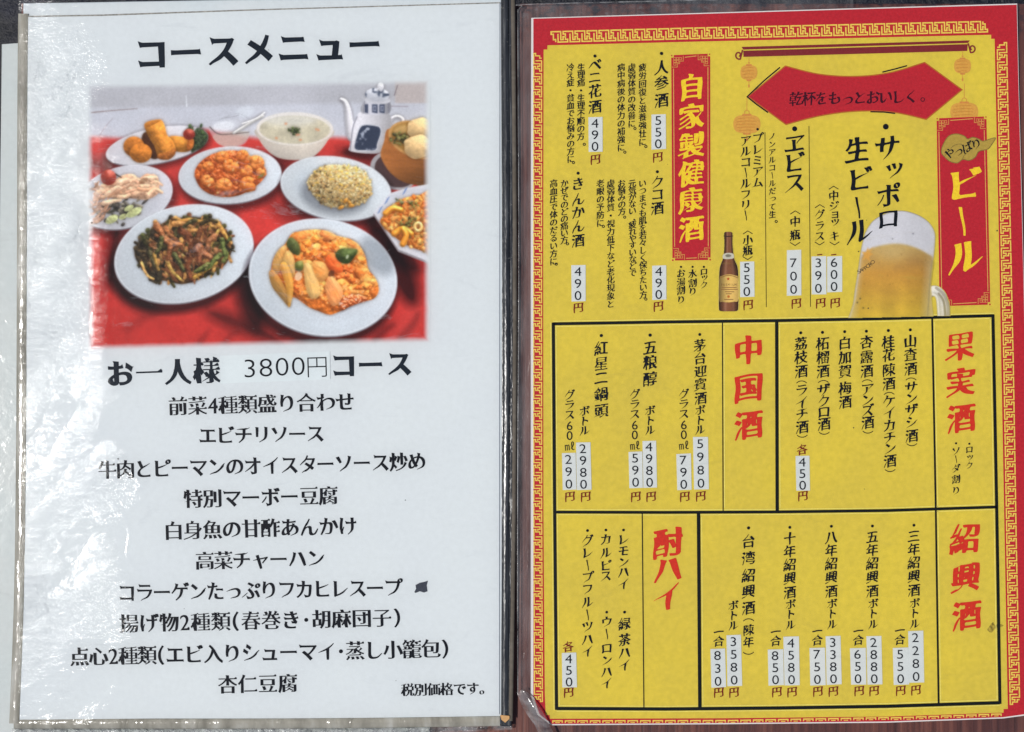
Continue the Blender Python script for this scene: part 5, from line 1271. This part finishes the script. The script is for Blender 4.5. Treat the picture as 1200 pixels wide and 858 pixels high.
for nm, x, d in (('十', 274, 8), ('八', 430, 4), ('五', 584, 3), ('三', 740, 0)):
    col(Q8, '・' + nm + '年紹興酒', x, (82 + d, 123 + d, 172 + d, 222 + d, 273 + d, 326 + d), 15.3); col(Q8, 'ボトル', x + 3, (375 + d * .5, 412 + d * .5, 452 + d * .5), 12.5); col(Q8, '一合', x - 53, (477 + d * .6, 511 + d * .6), 13)
def head(txt, pts, sz): chars([(c, x, y, sz) for c, (x, y) in zip(txt, pts)], M_HEAD, 5, 'large vermilion heading', 'bold')
head('中国酒', (Q5(1003, 118), Q5(1003, 288), Q5(1003, 460)), 35); head('果実酒', (Q6(840, 132), Q6(842, 290), Q6(845, 448)), 35)
head('酎ハイ', (Q7(522, 147), Q7(520, 247), Q7(518, 350)), 36); head('紹興酒', (Q8(932, 132), Q8(935, 278), Q8(938, 420)), 36)
# white price stickers stuck over the old prices, and the small maroon yen characters below them
PR = [('550', 763.6, 780.4, 134, 175, 770.6, 184), ('490', 689.7, 706, 137.3, 178, 697.6, 186.6), ('490', 764.2, 780.8, 311, 351.4, 771.4, 358.8), ('490', 669.6, 686.2, 310.8, 353, 677.6, 360.4), ('550', 867.4, 884, 306.4, 348.2, 876.6, 357),
      ('700', 922, 939, 293, 346.4, 933, 355.4), ('390', 951, 968.2, 300.2, 345, 961.6, 355), ('600', 969.2, 986.8, 300.2, 342.4, 978.6, 354.8)]
def q_(Q, t, xa, xb, ya, yb, yx, yy): a = Q(xa, ya); b = Q(xb, yb); c = Q(yx, yy); PR.append((t, a[0], b[0], a[1], b[1], c[0], c[1]))
q_(Q5, '5980', 752, 820, 515, 755, 784, 785); q_(Q5, '790', 675, 741, 592, 758, 711, 787); q_(Q5, '4980', 520, 583, 532, 748, 557, 787); q_(Q5, '590', 457, 519, 583, 748, 487, 787); q_(Q5, '2980', 216, 283, 540, 757, 258, 787); q_(Q5, '290', 151, 215, 588, 757, 186, 787)
q_(Q6, '450', 122, 183, 613, 765, 152, 787); q_(Q7, '450', 124, 178, 560, 690, 148, 708); q_(Q7, '3580', 742, 797, 493, 685, 768, 708); q_(Q7, '830', 682, 737, 545, 690, 711, 708)
q_(Q8, '4580', 252, 310, 500, 683, 282, 707); q_(Q8, '850', 193, 250, 548, 683, 225, 707); q_(Q8, '3380', 410, 467, 498, 680, 437, 705); q_(Q8, '750', 350, 407, 542, 683, 379, 705)
q_(Q8, '2880', 563, 620, 498, 680, 590, 703); q_(Q8, '650', 502, 560, 542, 680, 534, 703); q_(Q8, '2280', 720, 777, 478, 673, 747, 700); q_(Q8, '550', 662, 720, 542, 680, 690, 702)
RS = random.Random(3)
for t, xa, xb, ya, yb, yx, yy in PR:
    sk = (yb - ya) * (.022 if ya > 370 else .004); j = lambda: RS.uniform(-.25, .25)
    s_ = slab('price_sticker', [(xa + j() - sk / 2, ya + .3 + j()), (xb + j() - sk / 2, ya - .2 + j()), (xb + sk / 2 + j(), yb - .2 + j()), (xa + sk / 2 + j(), yb + .3 + j())], zl(4), zl(6.4), M_STICK); kid(s_, MR)
    n = len(t); lp = []
    if t == '700': ya += 7
    hgt = (yb - ya) / n
    for i, ch in enumerate(t):
        yy_ = ya + hgt * (i + .5) + .4; place_c(lp, ch, (xa + xb) / 2 - .6 + sk * ((i + .5) / n - .5), yy_, 15.2 if ya > 0 else 15, tilt(xa, yy_), 'gothic', sx=1.18)
    kid(link('price_digits', fill_mesh('price_digits', lp, zl(7.2)), M_DIGIT), s_)
    chars([('円', yx, yy, 12.5)], M_MAROON, 5, 'maroon yen character', 'brush', 'yen_character')
chars([('各', *Q6(150, 585), 13)], M_MAROON, 5, 'maroon character above a sticker'); chars([('各', *Q7(147, 537), 13)], M_MAROON, 5, 'maroon character above a sticker')
for x, y in ((960.6, 298.6), (977, 298.6)): rpart('ink_dash', line([(x - 3, y + .2), (x + 3, y - .4)], 1.3), M_MAROON, 5)
# a dirty scuff beside the lower right rule
rpart('scuff', [smooth([(1157, 738), (1161, 732), (1164, 729), (1166, 733), (1170, 731), (1176, 733), (1171, 735.5), (1166, 737), (1163, 741), (1160, 741)], True, 4)], ink('scuff dirt', C(172, 152, 62), .6), 2.6)

# laminate film, its clear margin and its folded, creased corner
M_LAM = film('clear laminate', .13, .12, (.985, .985, .985, 1), 140, (1, .4, 1), .2, .0004)
LAM = [(607, 15), (611, 8), (620, 5.2), (800, 0.5), (1000, -4), (1205, -9), (1216, 300), (1222, 852), (1100, 868), (800, 872), (646, 862), (607, 814), (606.5, 600), (608, 300)]
kid(slab('laminate_film', LAM, zl(10), zl(15), M_LAM), MR)
M_MARG = film('dusty laminate margin', .25, .5, (.96, .96, .96, 1), 220, (1, .4, 1), .3, .0008, 4, 1.4, .09)
kid(link('laminate_margin', fill_mesh('laminate_margin', [[(607.4, 15), (612, 8.6), (620, 6), (800, 1.2), (1000, -3.4), (1000, 9.4), (800, 15.4), (622, 20.6), (622, 812), (607.4, 812), (607.2, 600), (608.4, 300)]], zl(15.6)), M_MARG, None, None, 'dusty clear margin around the paper'), MR)
M_RIM = film('laminate rim', .2, .8, (.80, .79, .78, 1), 300, (1, .3, 1), 0, .001, 4, 1.5, .4)
kid(tube('laminate_rim', [(607, 812), (606.6, 600), (608, 300), (607, 40), (607.6, 14), (612, 7.4), (620, 5.2), (800, .6), (900, -1.7)], .75, .0004, zl(12), M_RIM, 6), MR)
def folded_corner():
    P = [[(606, 812), (613, 808), (619, 812)], [(611, 826), (621, 819), (629, 824)], [(618, 838), (629, 831), (638, 838)], [(627, 850), (637, 844), (645, 852)], [(634, 866), (646, 862), (654, 868)]]
    Z = [[.0034, .0040, .0042], [.0030, .0062, .0050], [.0022, .0070, .0054], [.0030, .0062, .0050], [.0020, .0054, .0040]]
    bm = bmesh.new(); g = [[bm.verts.new(W(x, y, z)) for (x, y), z in zip(r, zr)] for r, zr in zip(P, Z)]
    for i in range(4):
        for j in range(2): bm.faces.new((g[i][j], g[i + 1][j], g[i + 1][j + 1], g[i][j + 1]))
    bmesh.ops.recalc_face_normals(bm, faces=bm.faces)
    if sum(f.normal.z for f in bm.faces) < 0: bmesh.ops.reverse_faces(bm, faces=bm.faces)
    bmesh.ops.subdivide_edges(bm, edges=bm.edges[:], cuts=5, use_grid_fill=True, smooth=.4)
    me = bpy.data.meshes.new('folded_corner'); bm.to_mesh(me); bm.free()
    for p in me.polygons: p.use_smooth = True
    return me
kid(link('folded_corner', folded_corner(), film('creased laminate', .2, .35, (.80, .78, .77, 1), 260, (.3, 1, 1), -.95, .002, 3, 1.9, .3), None, None, 'creased and folded lower left corner of the laminate'), MR)
